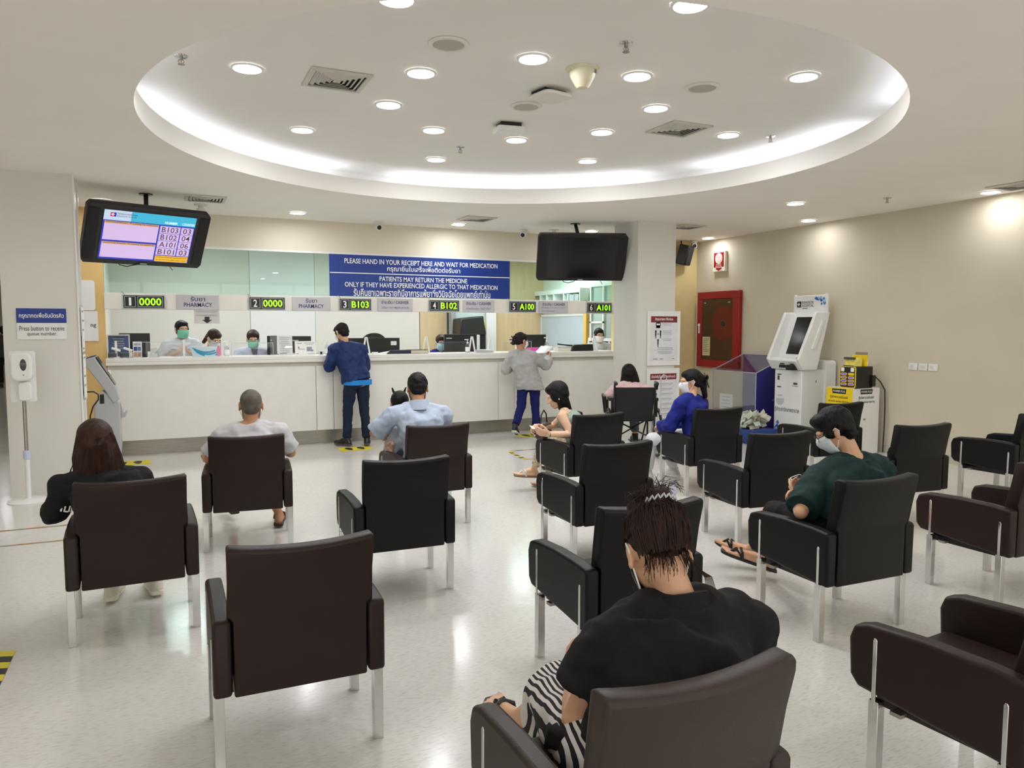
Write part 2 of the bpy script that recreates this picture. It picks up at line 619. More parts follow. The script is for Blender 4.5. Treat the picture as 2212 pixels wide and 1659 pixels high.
for a, lb in names_in.items():
    downlight(2.66 + 1.06 * math.cos(R(a)), 5.47 + 1.06 * math.sin(R(a)), DOME, lb, 'downlights in the round recess')
for a, lb in names_out.items():
    downlight(2.66 + 2.07 * math.cos(R(a)), 5.47 + 2.07 * math.sin(R(a)), DOME, lb, 'downlights in the round recess')
for x, y, lb in [(-0.55, 9.76, 'round downlight in the flat ceiling behind the top of the lit screen'),
                 (1.61, 9.77, 'flat-ceiling downlight over counter two, between lit television and white camera'),
                 (3.81, 9.9, 'round downlight in the flat ceiling over the blue banner'),
                 (5.88, 9.76, 'round downlight in the flat ceiling peeking over the black hanging screen'),
                 (6.72, 6.6, 'round downlight in the flat ceiling outside the recess, between column and right wall'),
                 (7.94, 7.56, 'round downlight that washes the right wall above the payment kiosk'),
                 (8.03, 9.71, 'round downlight by the corner above the fire cabinet'),
                 (8.03, 5.17, 'round downlight that washes the right wall, next to the cut-off vent')]:
    q = downlight(x, y, CEIL, lb, 'downlights in the flat ceiling')
    if x > 7.5:
        for ch in q.children:
            if ch.name.startswith('lens'):
                ch.data = ch.data.copy()
                ch.data.materials[0] = M_LENS_LOW
for x, y in [(8.0, 2.8), (8.0, 0.4), (-2.6, 5.0), (-2.6, 2.4), (-2.6, 0.0), (0.2, 0.3), (2.8, 0.3), (5.4, 0.6), (0.2, -2.3), (2.8, -2.3), (5.4, -2.3), (-2.8, 8.2), (-4, 12), (-4, 15.5), (-4, 19), (-3.6, 22), (-3.2, 9.6)]:
    downlight(x, y, CEIL, 'added round downlight out of view in the flat ceiling, for fill light', 'added fill downlights out of view')  # extra lamps out of view, added to light the near chairs and corridor

# cove tubes: separate lamps with dark gaps between them
GAPS = [29, 100, 172, 225, 280, 338]
for i in range(len(GAPS)):
    a0, a1 = GAPS[i] + 6, GAPS[(i + 1) % len(GAPS)] - 6
    if a1 < a0:
        a1 += 360
    m = MB()
    n = 14
    m.tube([DC + V((2.93 * math.cos(R(a)), 2.93 * math.sin(R(a)), 3.125)) for a in [a0 + (a1 - a0) * k / n for k in range(n + 1)]], 0.016)
    tag(obj('cove_light', m, M_TUBE), 'curved light tube hidden behind the lip of the round ceiling recess', 'cove light', 'cove tubes round the recess')


def make_vent(w=0.42, d=0.42, n=5):
    t = thing('air_vent', 'x', 'air vent')
    m = MB()
    def sq(a, b, z):
        return [V((a, b, z)), V((-a, b, z)), V((-a, -b, z)), V((a, -b, z))]
    a, b = w / 2, d / 2
    m.loft([sq(a, b, -0.002), sq(a, b, -0.012), sq(a - 0.035, b - 0.035, -0.016), sq(a - 0.035, b - 0.035, -0.004)], caps=False)
    obj('frame', m, mat('vent enamel', '#c9c5ba', 0.45), t, smooth=0)
    m = MB()
    m.add(sq(a - 0.03, b - 0.03, -0.003), [(0, 1, 2, 3)])
    obj('duct_opening', m, mat('duct black', '#1a1a1a', 0.9), t, smooth=0)
    m = MB()
    for k in range(n):
        f = 1 - (k + 0.3) / (n + 0.2)
        aa, bb = (a - 0.035) * f, (b - 0.035) * f
        g = 0.022
        m.loft([sq(aa, bb, -0.004), sq(aa - g * 0.4, bb - g * 0.4, -0.006), sq(max(0.005, aa - g), max(0.005, bb - g), -0.018), sq(max(0.004, aa - g * 1.1), max(0.004, bb - g * 1.1), -0.017), sq(aa - g * 0.5, bb - g * 0.5, -0.004)], caps=False)
    m.box((0, 0, -0.012), (0.05, 0.05, 0.006))
    obj('louvre', m, mat('vent enamel', '#c9c5ba', 0.45), t, smooth=0)
    return t


v0 = make_vent()
v0.location = (1.19, 5.46, DOME)
v0['label'], v0['group'] = 'square louvred air vent in the round recess, left of its centre', 'square air vents'
dup(v0, (4.2, 5.5, DOME), None, 'square louvred air vent in the round recess, right of its centre', 'square air vents')
for x, y, lb in [(0.51, 9.15, 'square air vent in the flat ceiling beside the lit screen'), (3.84, 9.3, 'square air vent in the flat ceiling above the blue banner'),
                 (6.84, 8.75, 'square air vent in the flat ceiling behind the column top'), (7.93, 4.82, 'square air vent over the right wall, cut by the photo edge')]:
    dup(v0, (x, y, CEIL), None, lb, 'square air vents')


def make_speaker():
    t = thing('ceiling_speaker', 'x', 'ceiling speaker')
    m = MB(); m.lathe([(0.098, -0.002), (0.125, -0.002), (0.12, -0.010), (0.1, -0.013), (0.098, -0.008)], n=32, caps=False)
    obj('rim', m, M_OFFWHITE, t)
    m = MB(); m.lathe([(0.1, -0.004), (0.1, -0.009), (0.001, -0.010)], n=32, caps=False)
    obj('grille', m, mat('speaker grille', '#b5b1a4', 0.7, var=0.25, vscale=300), t)
    return t


s0 = make_speaker()
s0.location = (1.67, 4.49, DOME)
s0['label'], s0['group'] = 'large round ceiling speaker near the front lip of the recess', 'round ceiling speakers'
dup(s0, (3.64, 4.5, DOME), None, 'round ceiling speaker on the right side of the recess', 'round ceiling speakers')
dup(s0, (2.68, 5.46, DOME), None, 'round ceiling speaker at the centre of the recess between two access boxes', 'round ceiling speakers')

# two access boxes, a cream beacon, sprinklers, cameras, detectors
t = thing('wireless_access_point', 'flat white access box with a rounded shell beside the cream beacon', 'access point', (2.68, 5.05, DOME), 0.2)
m = MB(); m.prism(rrect(0.26, 0.26, 0.06), -0.055, -0.03, 'z'); obj('shell', m, M_OFFWHITE, t, bevel=0.008)
m = MB(); m.b2((-0.1, -0.06, -0.03), (0.1, 0.1, -0.002)); obj('mount', m, M_BLACK, t)
t = thing('wireless_access_point', 'boxy white access box with an open slotted back in the recess', 'access point', (2.78, 6.0, DOME), -0.15)
m = MB(); m.prism(rrect(0.24, 0.2, 0.02), -0.075, -0.035, 'z'); obj('shell', m, M_WHITE, t, bevel=0.006)
m = MB(); m.b2((-0.09, -0.08, -0.035), (0.09, 0.095, -0.002)); obj('mount', m, M_BLACK, t)
m = MB()
for k in range(5):
    m.b2((-0.08 + 0.036 * k, 0.094, -0.033), (-0.065 + 0.036 * k, 0.1, -0.004))
obj('bracket', m, M_LGREY, t)

t = thing('smoke_beacon', 'cream cone-shaped detector hanging in the round recess', 'detector', (2.65, 4.53, DOME))
m = MB(); m.lathe([(0.001, -0.001), (0.115, -0.001), (0.115, -0.012), (0.1, -0.018), (0.001, -0.018)], n=32, caps=False); obj('base', m, mat('cream plastic', '#dfd8bc', 0.4), t)
m = MB(); m.lathe([(0.09, -0.016), (0.085, -0.05), (0.05, -0.115), (0.035, -0.128), (0.001, -0.13)], n=32, caps=False); obj('cone', m, mat('cream plastic', '#dfd8bc', 0.4), t)
m = MB(); m.cyl((0.06, -0.07, -0.02), (0.06, -0.075, -0.04), 0.008); obj('indicator', m, M_GREY, t)


def make_sprinkler():
    t = thing('fire_sprinkler', 'x', 'sprinkler')
    m = MB(); m.lathe([(0.001, -0.001), (0.045, -0.001), (0.04, -0.008), (0.001, -0.01)], n=24, caps=False); obj('rosette', m, M_CHROME, t)
    m = MB()
    m.cyl((0, 0, -0.008), (0, 0, -0.025), 0.012)
    m.tube([(0.008, 0, -0.022), (0.018, 0, -0.035), (0.006, 0, -0.052)], 0.0035)
    m.tube([(-0.008, 0, -0.022), (-0.018, 0, -0.035), (-0.006, 0, -0.052)], 0.0035)
    m.cyl((0, 0, -0.025), (0, 0, -0.052), 0.003)
    obj('nozzle', m, M_STEEL, t)
    m = MB(); m.cyl((0, 0, -0.052), (0, 0, -0.055), 0.022, n=18); obj('deflector', m, M_STEEL, t)
    return t


p0 = make_sprinkler()
p0.location = (0.18, 5.42, DOME)
p0['label'], p0['group'] = 'chrome sprinkler at the left end of the round recess', 'fire sprinklers'
for x, y, z, lb in [(2.66, 4.02, DOME, 'chrome sprinkler at the front of the recess, above the cream beacon in view'), (2.7, 6.95, DOME, 'chrome sprinkler on the counter side of the recess'),
                    (5.12, 5.35, DOME, 'chrome sprinkler at the right end of the recess, near the cove'), (7.36, 5.89, CEIL, 'chrome sprinkler in the flat ceiling near the right wall')]:
    dup(p0, (x, y, z), None, lb, 'fire sprinklers')


def make_camera():
    t = thing('security_camera', 'x', 'security camera')
    m = MB(); m.lathe([(0.001, -0.001), (0.055, -0.001), (0.055, -0.02), (0.045, -0.03), (0.001, -0.03)], n=24, caps=False); obj('mount', m, M_WHITE, t)
    m = MB(); m.cyl((0, 0, -0.03), (0, -0.02, -0.06), 0.018); m.cyl((0, 0.02, -0.055), (0, -0.09, -0.085), 0.042, n=24); obj('housing', m, M_WHITE, t, bevel=0.004)
    m = MB(); m.cyl((0, -0.088, -0.0845), (0, -0.094, -0.086), 0.03, n=20); m.cyl((0, -0.094, -0.086), (0, -0.098, -0.087), 0.016, n=16); obj('lens', m, M_BLACK, t)
    return t


c0 = make_camera()
c0.location = (2.74, 10.18, CEIL)
c0['label'], c0['group'] = 'small white ceiling camera above the left end of the blue banner', 'security cameras'
dup(c0, (4.92, 10.08, CEIL), -0.7, 'small white ceiling camera between the blue banner and the black hanging screen', 'security cameras')
dup(c0, (8.12, 10.18, CEIL), -0.5, 'small white ceiling camera in the corner above the black wall speaker', 'security cameras')


def make_pir():
    t = thing('motion_detector', 'x', 'detector')
    m = MB(); m.lathe([(0.001, -0.001), (0.075, -0.001), (0.07, -0.014), (0.001, -0.014)], n=24, caps=False); obj('base', m, M_OFFWHITE, t)
    m = MB(); m.lathe([(0.028, -0.013), (0.028, -0.045), (0.05, -0.05), (0.05, -0.075), (0.03, -0.1), (0.001, -0.102)], n=24, caps=False); obj('dome', m, M_OFFWHITE, t)
    return t


d0 = make_pir()
d0.location = (0.48, 9.62, CEIL)
d0['label'], d0['group'] = 'white ceiling detector hanging beside the lit screen, below the vent', 'ceiling detectors'
dup(d0, (5.3, 9.86, CEIL), None, 'white ceiling detector behind the top of the black hanging screen', 'ceiling detectors')

# office ceiling panels (lit), seen through the green glass
for i, (x, y) in enumerate([(0.6, 12.0), (2.6, 12.0), (4.6, 12.0), (6.2, 12.0)]):
    t = thing('office_ceiling_light', 'rectangular lit panel in the office ceiling behind the glass', 'ceiling light', (x, y, 2.93), 0, 'office ceiling panels')
    m = MB(); m.b2((-0.63, -0.33, -0.02), (0.63, 0.33, -0.001)); obj('housing', m, M_WHITE, t, bevel=0.003)
    m = MB(); m.b2((-0.58, -0.28, -0.024), (0.58, 0.28, -0.018)); obj('diffuser', m, M_PANEL, t)

# ------------------------------------------------------------------ the service counter
CY = 10.2
t = thing('service_counter', 'long white laminate service counter with a steel plinth, under the number displays', 'counter', (3.0, CY, 0))
m = MB(); m.b2((-3.6, 0, 1.165), (3.72, 0.6, 1.21)); obj('countertop', m, M_COUNTER, t, bevel=0.006)
m = MB(); m.b2((-3.6, 0.0, 1.125), (3.72, 0.55, 1.165)); obj('countertop_edge', m, M_COUNTER, t, bevel=0.003)
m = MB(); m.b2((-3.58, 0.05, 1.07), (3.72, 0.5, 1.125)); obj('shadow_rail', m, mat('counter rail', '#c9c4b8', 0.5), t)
for a, b in [(-0.55, 1.88), (1.88, 2.11), (2.11, 4.56), (4.56, 4.83), (4.83, 6.72)]:
    m = MB(); m.b2((a - 3 + 0.003, 0.02, 0.2), (b - 3 - 0.003, 0.06, 1.07)); obj('front_panel', m, M_COUNTER, t, bevel=0.003)
m = MB(); m.b2((-3.55, 0.06, 0.2), (3.72, 0.5, 1.07)); obj('carcass', m, M_OFFWHITE, t)
m = MB(); m.b2((-3.5, 0.15, 0), (3.72, 0.48, 0.2)); obj('plinth', m, M_STEEL, t)
m = MB(); m.b2((-3.5, 0.6, 0.72), (3.7, 1.0, 0.75)); obj('staff_desk', m, M_OFFWHITE, t)

# number displays along the beam
BY = 10.355
for i, (n, led, x0, x1) in enumerate([('1', '0000', -0.39, 0.06), ('2', '0000', 1.07, 1.51), ('3', 'B103', 2.24, 2.67), ('4', 'B102', 3.53, 3.98), ('5', 'A100', 4.8, 5.24), ('6', 'A101', 6.16, 6.61)]):
    w = x1 - x0
    t = thing('queue_display', 'black counter %s display with green lit digits reading %s' % (n, led), 'number display', ((x0 + x1) / 2, BY, 1.9), 0, 'queue number displays')
    m = MB(); m.b2((-w / 2 - 0.012, -0.02, -0.085), (w / 2 + 0.012, 0.04, 0.085)); obj('housing', m, M_LGREY, t, bevel=0.004)
    m = MB(); m.b2((-w / 2, -0.026, -0.075), (w / 2, -0.018, 0.075)); obj('face_plate', m, M_BLACK, t)
    m = MB()
    for cx, ww in ((-w * 0.34, w * 0.27), (w * 0.155, w * 0.62)):
        for s in (-1, 1):
            rect(m, cx, s * 0.062, ww, 0.005, -0.0275)
            rect(m, cx + s * (ww / 2 - 0.0025), 0, 0.005, 0.124, -0.0275)
    obj('border', m, M_LGREY, t)
    m = MB(); word(m, n, -w * 0.34, 0, 0.046 if n != '1' else 0.028, 0.095, True, -0.0285); obj('numeral', m, M_LETTER, t)
    m = MB(); word(m, led, w * 0.155, 0, w * 0.55, 0.092, True, -0.0285); obj('diode_digits', m, M_LED, t)
    m = MB(); m.tube([(-w / 2 + 0.02, 0.0, 0.083), (-w / 2 - 0.01, 0.0, 0.115), (-w / 2 - 0.02, 0.01, 0.12)], 0.004); obj('cable', m, M_GREY, t)

# lilac signs between the displays
for x0, x1, lines, lb in [
    (0.2, 0.7, [('รับยา', 0.045, .17, .06), ('PHARMACY', -0.03, .33, .052)], 'lilac grey pharmacy sign between displays one and two, with an arrow notice under it'),
    (1.61, 2.11, [('รับยา', 0.045, .15, .06), ('PHARMACY', -0.03, .33, .052)], 'lilac grey pharmacy sign between displays two and three'),
    (2.77, 3.28, [('ชำระเงิน / CASHIER', 0.04, .4, .05), ('ไม่มียา / NO MEDICATION', -0.035, .4, .034)], 'lilac grey cashier sign reading NO MEDICATION under the blue banner'),
    (4.05, 4.55, [('ชำระเงิน / CASHIER', 0.04, .4, .05), ('ชำระเงินเอง / SELF-PAY', -0.035, .4, .034)], 'lilac grey cashier sign reading SELF-PAY between displays four and five'),
    (5.31, 5.82, [('ชำระเงิน / CASHIER', 0.045, .4, .045), ('บริษัทคู่สัญญา / CONTRACT COMPANY', -0.012, .44, .028), ('ประกัน / INSURANCE', -0.06, .24, .028)], 'lilac grey cashier sign with three text lines between displays five and six')]:
    w = x1 - x0
    t = thing('counter_sign', lb, 'sign', ((x0 + x1) / 2, BY, 1.9), 0, 'lilac grey counter signs')
    m = MB(); m.b2((-w / 2, -0.012, -0.095), (w / 2, 0.03, 0.092)); obj('board', m, M_SIGN, t, bevel=0.004)
    m = MB()
    for k, (s, z, ww, h) in enumerate(lines):
        m.mi = 0 if (k == 0 or s == 'PHARMACY') else 1
        word(m, s, 0 if s != 'ประกัน / INSURANCE' else -0.1, z, ww, h, (s, True) in TEXTS, -0.0135)
    obj('lettering', m, [M_INK, M_INKL], t)
t = thing('arrow_notice', 'small grey paper notice with a black arrow pointing down, under the pharmacy sign', 'notice', (0.55, BY - 0.005, 1.715))
m = MB(); m.b2((-0.15, 0, -0.085), (0.15, 0.003, 0.09)); obj('sheet', m, mat('grey notice paper', '#cfcdcb', 0.7), t)
m = MB()
word(m, 'หากต้องการปรึกษาเภสัชกร', 0, 0.07, 0.25, 0.024)
word(m, 'ติดต่อเภสัชกรได้ที่ช่องนี้', 0, 0.025, 0.25, 0.024)
obj('lettering', m, M_PRINT, t)
m = MB(); m.add([(-.028, -.002, 0.005), (-.028, -.002, -.035), (-.06, -.002, -.035), (0, -.002, -.078), (.06, -.002, -.035), (.028, -.002, -.035), (.028, -.002, .005)], [tuple(range(7))]); obj('arrow', m, M_BLACK, t)

# the blue banner
t = thing('instruction_banner', 'wide royal blue banner about handing in receipts, on the glass above the counter', 'banner', (3.475, 10.39, 2.3))
m = MB(); m.b2((-1.355, 0, -0.285), (1.355, 0.02, 0.285)); obj('board', m, M_NAVY, t, smooth=0)
m = MB()
word(m, 'PLEASE HAND IN YOUR RECEIPT HERE AND WAIT FOR MEDICATION', 0, 0.2, 2.3, 0.068, True)
word(m, 'กรุณายื่นใบเสร็จเพื่อติดต่อรับยา', 0, 0.105, 1.1, 0.1, True)
word(m, 'PATIENTS MAY RETURN THE MEDICINE', 0, -0.035, 1.32, 0.066, True)
word(m, 'ONLY IF THEY HAVE EXPERIENCED ALLERGIC TO THAT MEDICATION', 0, -0.122, 2.3, 0.068, True)
word(m, 'รับคืนยาเฉพาะรายที่มีอาการแพ้ยาซึ่งวินิจฉัยโดยแพทย์เท่านั้น', 0, -0.222, 2.06, 0.115, True)
rect(m, 0, 0.034, 2.7, 0.012)
obj('lettering', m, M_LETTER, t)


# ------------------------------------------------------------------ hanging screens
def make_tv(label, hang, centre, yaw, tilt, lit):
    t = thing('hanging_television', label, 'television', (hang[0], hang[1], CEIL))
    rot = Matrix.Rotation(yaw, 4, 'Z') @ Matrix.Rotation(tilt, 4, 'X')
    M = Matrix.Translation(V(centre) - V((hang[0], hang[1], CEIL))) @ rot
    W, H = 1.23, 0.665
    m = MB()
    m.prism([(-W / 2 + .03, -H / 2), (W / 2 - .03, -H / 2), (W / 2, -H / 2 + .04), (W / 2, H / 2 - .04), (W / 2 - .03, H / 2), (-W / 2 + .03, H / 2), (-W / 2, H / 2 - .04), (-W / 2, -H / 2 + .04)], -0.035, 0.05, 'y', M)
    obj('casing', m, M_BLACK, t, bevel=0.006)
    for s in (-1, 1):
        m = MB()
        m.b2((s * W / 2 - s * 0.012, -0.042, -H / 2 + 0.05), (s * W / 2 - s * 0.115, -0.03, H / 2 - 0.05), M)
        obj('speaker_grille', m, mat('speaker cloth', '#202022', 0.8, var=0.3, vscale=200), t)
    m = MB(); m.b2((-0.47, -0.0385, -0.285), (0.47, -0.034, 0.285), M); scr = obj('screen', m, M_SCREEN, t)
    if lit:
        m = MB()
        q = lambda x0, z0, x1, z1, mi, y=-0.0395: (setattr(m, 'mi', mi), rect(m, (x0 + x1) / 2, (z0 + z1) / 2, x1 - x0, z1 - z0, y, M))
        q(-.46, -.275, .46, .275, 1)                    # deep blue ground
        q(-.46, .165, .46, .275, 0, -.040)              # turquoise head band
        q(-.46, .165, -.2, .275, 6, -.0402)
        q(-.445, -.055, .085, .155, 2, -.0402)          # two lilac boxes
        q(-.445, -.255, .085, -.075, 2, -.0402)
        q(-.445, .13, .085, .155, 3, -.0405)
        q(-.445, -.1, .085, -.075, 3, -.0405)
        for k in range(4):
            z1 = .15 - .0865 * k
            q(.1, z1 - .082, .31, z1, 2, -.0402)
            q(.32, z1 - .082, .45, z1, 2, -.0402)
        q(.1, -.27, .45, -.2, 4, -.0402)
        q(-.40, .205, -.365, .25, 7, -.0405)
        q(-.365, .205, -.345, .25, 1, -.0405)
        q(-.393, .222, -.362, .233, 6, -.0408)
        q(-.383, .212, -.372, .243, 6, -.0408)
        ems = [mat('lit ' + n, h, 0.5, var=0.0, emis=e) for n, h, e in (('turquoise', '#3cb0d4', .3), ('deep blue', '#2030a8', .35), ('lilac', '#c8b0dc', .33), ('tan', '#c89c68', .3), ('gold', '#e0b020', .3), ('ink', '#503058', .1), ('pale', '#b8cce4', .33), ('crimson', '#c02040', .3))]
        obj('picture', m, ems, scr, smooth=0)
        INK = mat('screen ink', '#4a2c50', 0.5)
        def lines(name, rows):
            m = MB()
            for s_, x, z, w, h, bo in rows:
                word(m, s_, x, z, w, h, bo, -.041, M)
            obj(name, m, INK, scr)
        for k, (a, b) in enumerate([('B103', '03'), ('B102', '04'), ('A101', '06'), ('B101', '03')]):
            z = .15 - .0865 * k - .041
            lines('queue_number', [(a, .205, z, .17, .062, False)])
            lines('counter_number', [(b, .385, z, .085, .062, False)])
        lines('box_heading', [('ตรวจสอบรายการยา : Processing the medication', -.18, .143, .5, .022, True)])
        lines('box_heading', [('ตรวจสอบสิทธิ์ประกัน : Processing the insurance', -.18, -.088, .5, .022, True)])
        lines('footer_lettering', [('หากเรียกหมายเลขผ่านแล้ว กรุณาติดต่อเคาน์เตอร์', .275, -.218, .32, .02, True), ('For the missed turn, please contact counter', .275, -.248, .32, .018, False)])
        lines('hospital_lettering', [('โรงพยาบาลกรุงเทพ', -.24, .24, .19, .026, True), ('BANGKOK HOSPITAL', -.24, .215, .19, .016, False)])
        m = MB()
        word(m, 'NUMBER', .205, .19, .13, .026, True, -.041, M)
        word(m, 'COUNTER', .385, .19, .135, .026, True, -.041, M)
        obj('heading', m, mat('lit white', '#dff2fa', 0.5, var=0, emis=.4), scr)
    m = MB(); m.b2((-0.035, -0.0395, -0.318), (0.035, -0.037, -0.308), M); obj('maker_plate', m, M_LGREY, t)
    c = V(centre) - V((hang[0], hang[1], CEIL)) + rot @ V((0, 0.07, 0.1))
    m = MB()
    m.cyl((0, 0, -0.012), (0, 0, -0.002), 0.07)
    m.cyl((0, 0, 0), (c.x, c.y, c.z), 0.024)
    m.b2((-0.16, 0.045, -0.05), (0.16, 0.09, 0.3), M)
    obj('ceiling_mount', m, M_BLACK, t)
    m = MB()
    b = M @ V((-0.25, 0.03, -0.33))
    m.tube([b, b + V((.03, 0, -.04)), b + V((.1, 0, -.055)), b + V((.2, 0, -.03)), b + V((.26, .02, .02))], 0.005)
    e = M @ V((0.3, 0.03, -0.33))
    m.tube([e, e + V((.0, 0, -.03)), e + V((.03, 0, -.07))], 0.004)
    obj('cable', m, M_BLACK, t)
    return t


make_tv('black ceiling-hung television with a lit queue number table', (-0.09, 9.12), (-0.09, 8.93, 2.55), 0.355, 0.56, True)
make_tv('black ceiling-hung television, switched off, in front of the column', (5.27, 9.18), (5.27, 9.0, 2.545), -0.353, 0.45, False)

# ------------------------------------------------------------------ on and by the left column
t = thing('queue_sign', 'blue and white sign on the column telling people to press for a queue number', 'sign', (-1.0, 8.262, 1.615))
m = MB(); m.b2((-.2, 0, .01), (.2, .006, .145)); obj('blue_board', m, M_NAVY, t)
m = MB(); m.b2((-.2, 0.001, -.145), (.2, .006, .01)); obj('white_board', m, M_WHITE, t)
m = MB(); word(m, 'กรุณากดเพื่อรับบัตรคิว', 0, .075, .36, .06, True); obj('lettering', m, M_LETTER, t)
m = MB(); word(m, 'Press button to receive', 0, -.04, .36, .045, False, -.0015); word(m, 'queue number.', 0, -.095, .24, .045, False, -.0015); obj('lettering', m, M_DGREY, t)

t = thing('sanitiser_stand', 'white hand sanitiser dispenser on a round-based pole in front of the column', 'sanitiser stand', (-1.13, 7.98, 0))
m = MB(); m.lathe([(0.001, 0.0), (0.17, 0.0), (0.17, 0.008), (0.15, 0.018), (0.04, 0.03), (0.001, 0.032)], n=40, caps=False); obj('base', m, M_WHITE, t)
m = MB(); m.cyl((0, 0, 0.025), (0, 0, 0.42), 0.021); obj('lower_pole', m, M_WHITE, t)
m = MB(); m.cyl((0, 0, 0.39), (0, 0, 0.47), 0.03, n=20); obj('clamp', m, mat('pale blue clamp', '#c4cde6', 0.4), t, bevel=0.004)
m = MB(); m.cyl((0, 0, 0.45), (0, 0, 0.95), 0.016); obj('pole', m, M_STEEL, t)
m = MB()
m.prism(rrect(0.2, 0.46, 0.015), -0.008, 0.008, 'y', Matrix.Translation((0, 0, 1.14)))
obj('backing_plate', m, M_WHITE, t, bevel=0.002)
m = MB()
m.prism(rrect(0.17, 0.26, 0.06), -0.11, -0.008, 'y', Matrix.Translation((0, 0, 1.235)))
obj('dispenser', m, M_WHITE, t, bevel=0.02, seg=3)
m = MB(); m.prism(rrect(0.1, 0.17, 0.03), -0.06, -0.008, 'y', Matrix.Translation((0.015, 0, 1.01))); obj('drip_tray', m, M_WHITE, t, bevel=0.01)
m = MB(); m.ell((0.02, -0.108, 1.25), (0.026, 0.008, 0.055)); obj('level_window', m, M_DGREY, t)
m = MB(); m.b2((-.012, -.115, 1.25), (.05, -.1165, 1.254)); m.b2((-.0, -.115, 1.262), (.04, -.1165, 1.266)); m.cyl((0.02, -.108, 1.16), (.02, -.113, 1.16), .006); obj('marking', m, M_GREY, t)

t = thing('notice_board', 'narrow stack of printed notices on the side of the column beside the sanitiser stand', 'notices', (-0.688, 8.44, 1.3))
m = MB(); m.b2((-0.008, -0.13, -0.42), (0.006, 0.13, 0.5)); obj('panel', m, M_CLEAR, t)
m = MB(); m.b2((0.006, -0.12, 0.05), (0.010, 0.12, 0.48)); m.b2((0.006, -0.12, -0.40), (0.010, 0.12, 0.02)); obj('sheet', m, M_PAPER, t)
m = MB()
for k in range(9):
    m.mi = 1 if k in (3, 6) else 0
    m.b2((0.0102, -0.1, 0.43 - 0.09 * k), (0.0107, 0.06 + 0.03 * (k % 2), 0.448 - 0.09 * k - (0.02 if k in (3, 6) else 0)))
obj('printing', m, [M_PRINT, M_NAVY], t)

for z, h, w, x, lb, wd in [(1.97, .36, .14, -0.765, 'white rounded plaque on the golden panel, partly behind the column', False), (1.6, .36, .16, -0.755, 'white notice sheet on the golden panel under the rounded plaque', True)]:
    t = thing('wall_notice', lb, 'notice', (x, 10.392, z))
    m = MB(); m.prism(rrect(w + .1, h, .03 if not wd else .003), -0.004, 0.006, 'y', Matrix.Translation((-.05, 0, 0))); obj('plate', m, M_WHITE, t)
    if wd:
        m = MB(); word(m, 'ng', .03, .0, .06, .05, True, -.0055); obj('lettering', m, M_DGREY, t)

# queue ticket machine, seen from its side
t = thing('ticket_machine', 'grey queue ticket machine with a sloping screen between the column and the counter', 'ticket machine', (-0.55, 9.35, 0))
def side(poly, y0, y1, mm, name, **k):
    m = MB()
    m.loft([[V((p[0], y0, p[1])) for p in poly], [V((p[0], y1, p[1])) for p in poly]])
    return obj(name, m, mm, t, **k)
M_TM = mat('machine grey', '#b4b6b8', 0.4, var=0.03)
side([(-.12, 0), (.1, 0), (.13, .3), (.13, .76), (.06, .84), (-.04, .9), (-.12, .72)], -.14, .14, M_TM, 'body', bevel=.012)
side([(-.2, 1.2), (-.17, 1.25), (-.1, 1.27), (.1, .93), (.13, .80), (.07, .76), (-.02, .92)], -.16, .16, M_TM, 'console', bevel=.01)
side([(-.085, 1.262), (.085, .95), (.092, .956), (-.078, 1.268)], -.13, .13, M_SCREEN, 'screen')
side([(-.2, 1.21), (-.165, 1.262), (-.1, 1.282), (-.1, 1.272), (-.16, 1.25), (-.19, 1.205)], -.15, .15, M_NAVY, 'top_trim')
side([(.13, .58), (.18, .6), (.2, .66), (.19, .67), (.16, .63), (.13, .76)], -.06, .06, M_TM, 'ticket_tray', bevel=.004)
m = MB(); m.b2((-.06, -.146, .76), (-.02, -.138, .86)); obj('keypad', m, M_BLACK, t)
t = thing('power_cable', 'thin black power cable hanging from a white socket beside the column', 'cable', (-0.69, 8.7, 0.0))
m = MB(); m.tube([(0.0, 0, .93), (.06, 0, .93), (.1, 0, .9), (.1, 0, .85), (.05, 0, .78), (.02, 0, .68), (.02, 0, .3), (.02, .02, .02)], 0.007); obj('lead', m, M_BLACK, t)
m = MB(); m.b2((-.05, -.03, .86), (0.0, .03, .97)); obj('socket', m, M_WHITE, t, bevel=.004)
m = MB(); m.tube([(-.02, 0, .86), (-.02, 0, .5), (-.02, 0, .01)], 0.012); obj('conduit', m, M_OFFWHITE, t)


# ------------------------------------------------------------------ on the counter
TOP = 1.2105
def pump_bottle(x, y, label, h=0.2, tint=None, pump=None):
    t = thing('sanitiser_bottle', label, 'bottle', (x, y, TOP))
    m = MB(); m.lathe([(.001, 0), (.03, 0), (.032, .01), (.032, h * .5), (.024, h * .62), (.012, h * .66), (.012, h * .7), (.001, h * .7)], n=18, caps=False); obj('bottle', m, tint or M_PLASTIC, t)
    m = MB(); m.cyl((0, 0, h * .68), (0, 0, h * .8), .013); m.cyl((0, 0, h * .8), (0, 0, h * .93), .005); m.b2((-.045, -.009, h * .93), (.014, .009, h)); obj('pump', m, pump or M_WHITE, t, bevel=.002)
    m = MB(); m.lathe([(.0325, h * .1), (.0325, h * .42)], n=18, caps=False); obj('label_band', m, M_PAPER, t)
    return t
pump_bottle(0.78, 10.42, 'clear pump bottle beside the pink bottle, at the woman with a face shield')
pump_bottle(2.08, 10.45, 'clear pump bottle half behind the standing man in blue')
pump_bottle(4.12, 10.35, 'clear pump bottle with white pump in front of the large black monitor')
pump_bottle(5.52, 10.5, 'clear pump bottle behind the pink tray', .22)
t = thing('pink_bottle', 'pink plastic bottle on the counter in front of the woman with a face shield', 'bottle', (0.69, 10.5, TOP))
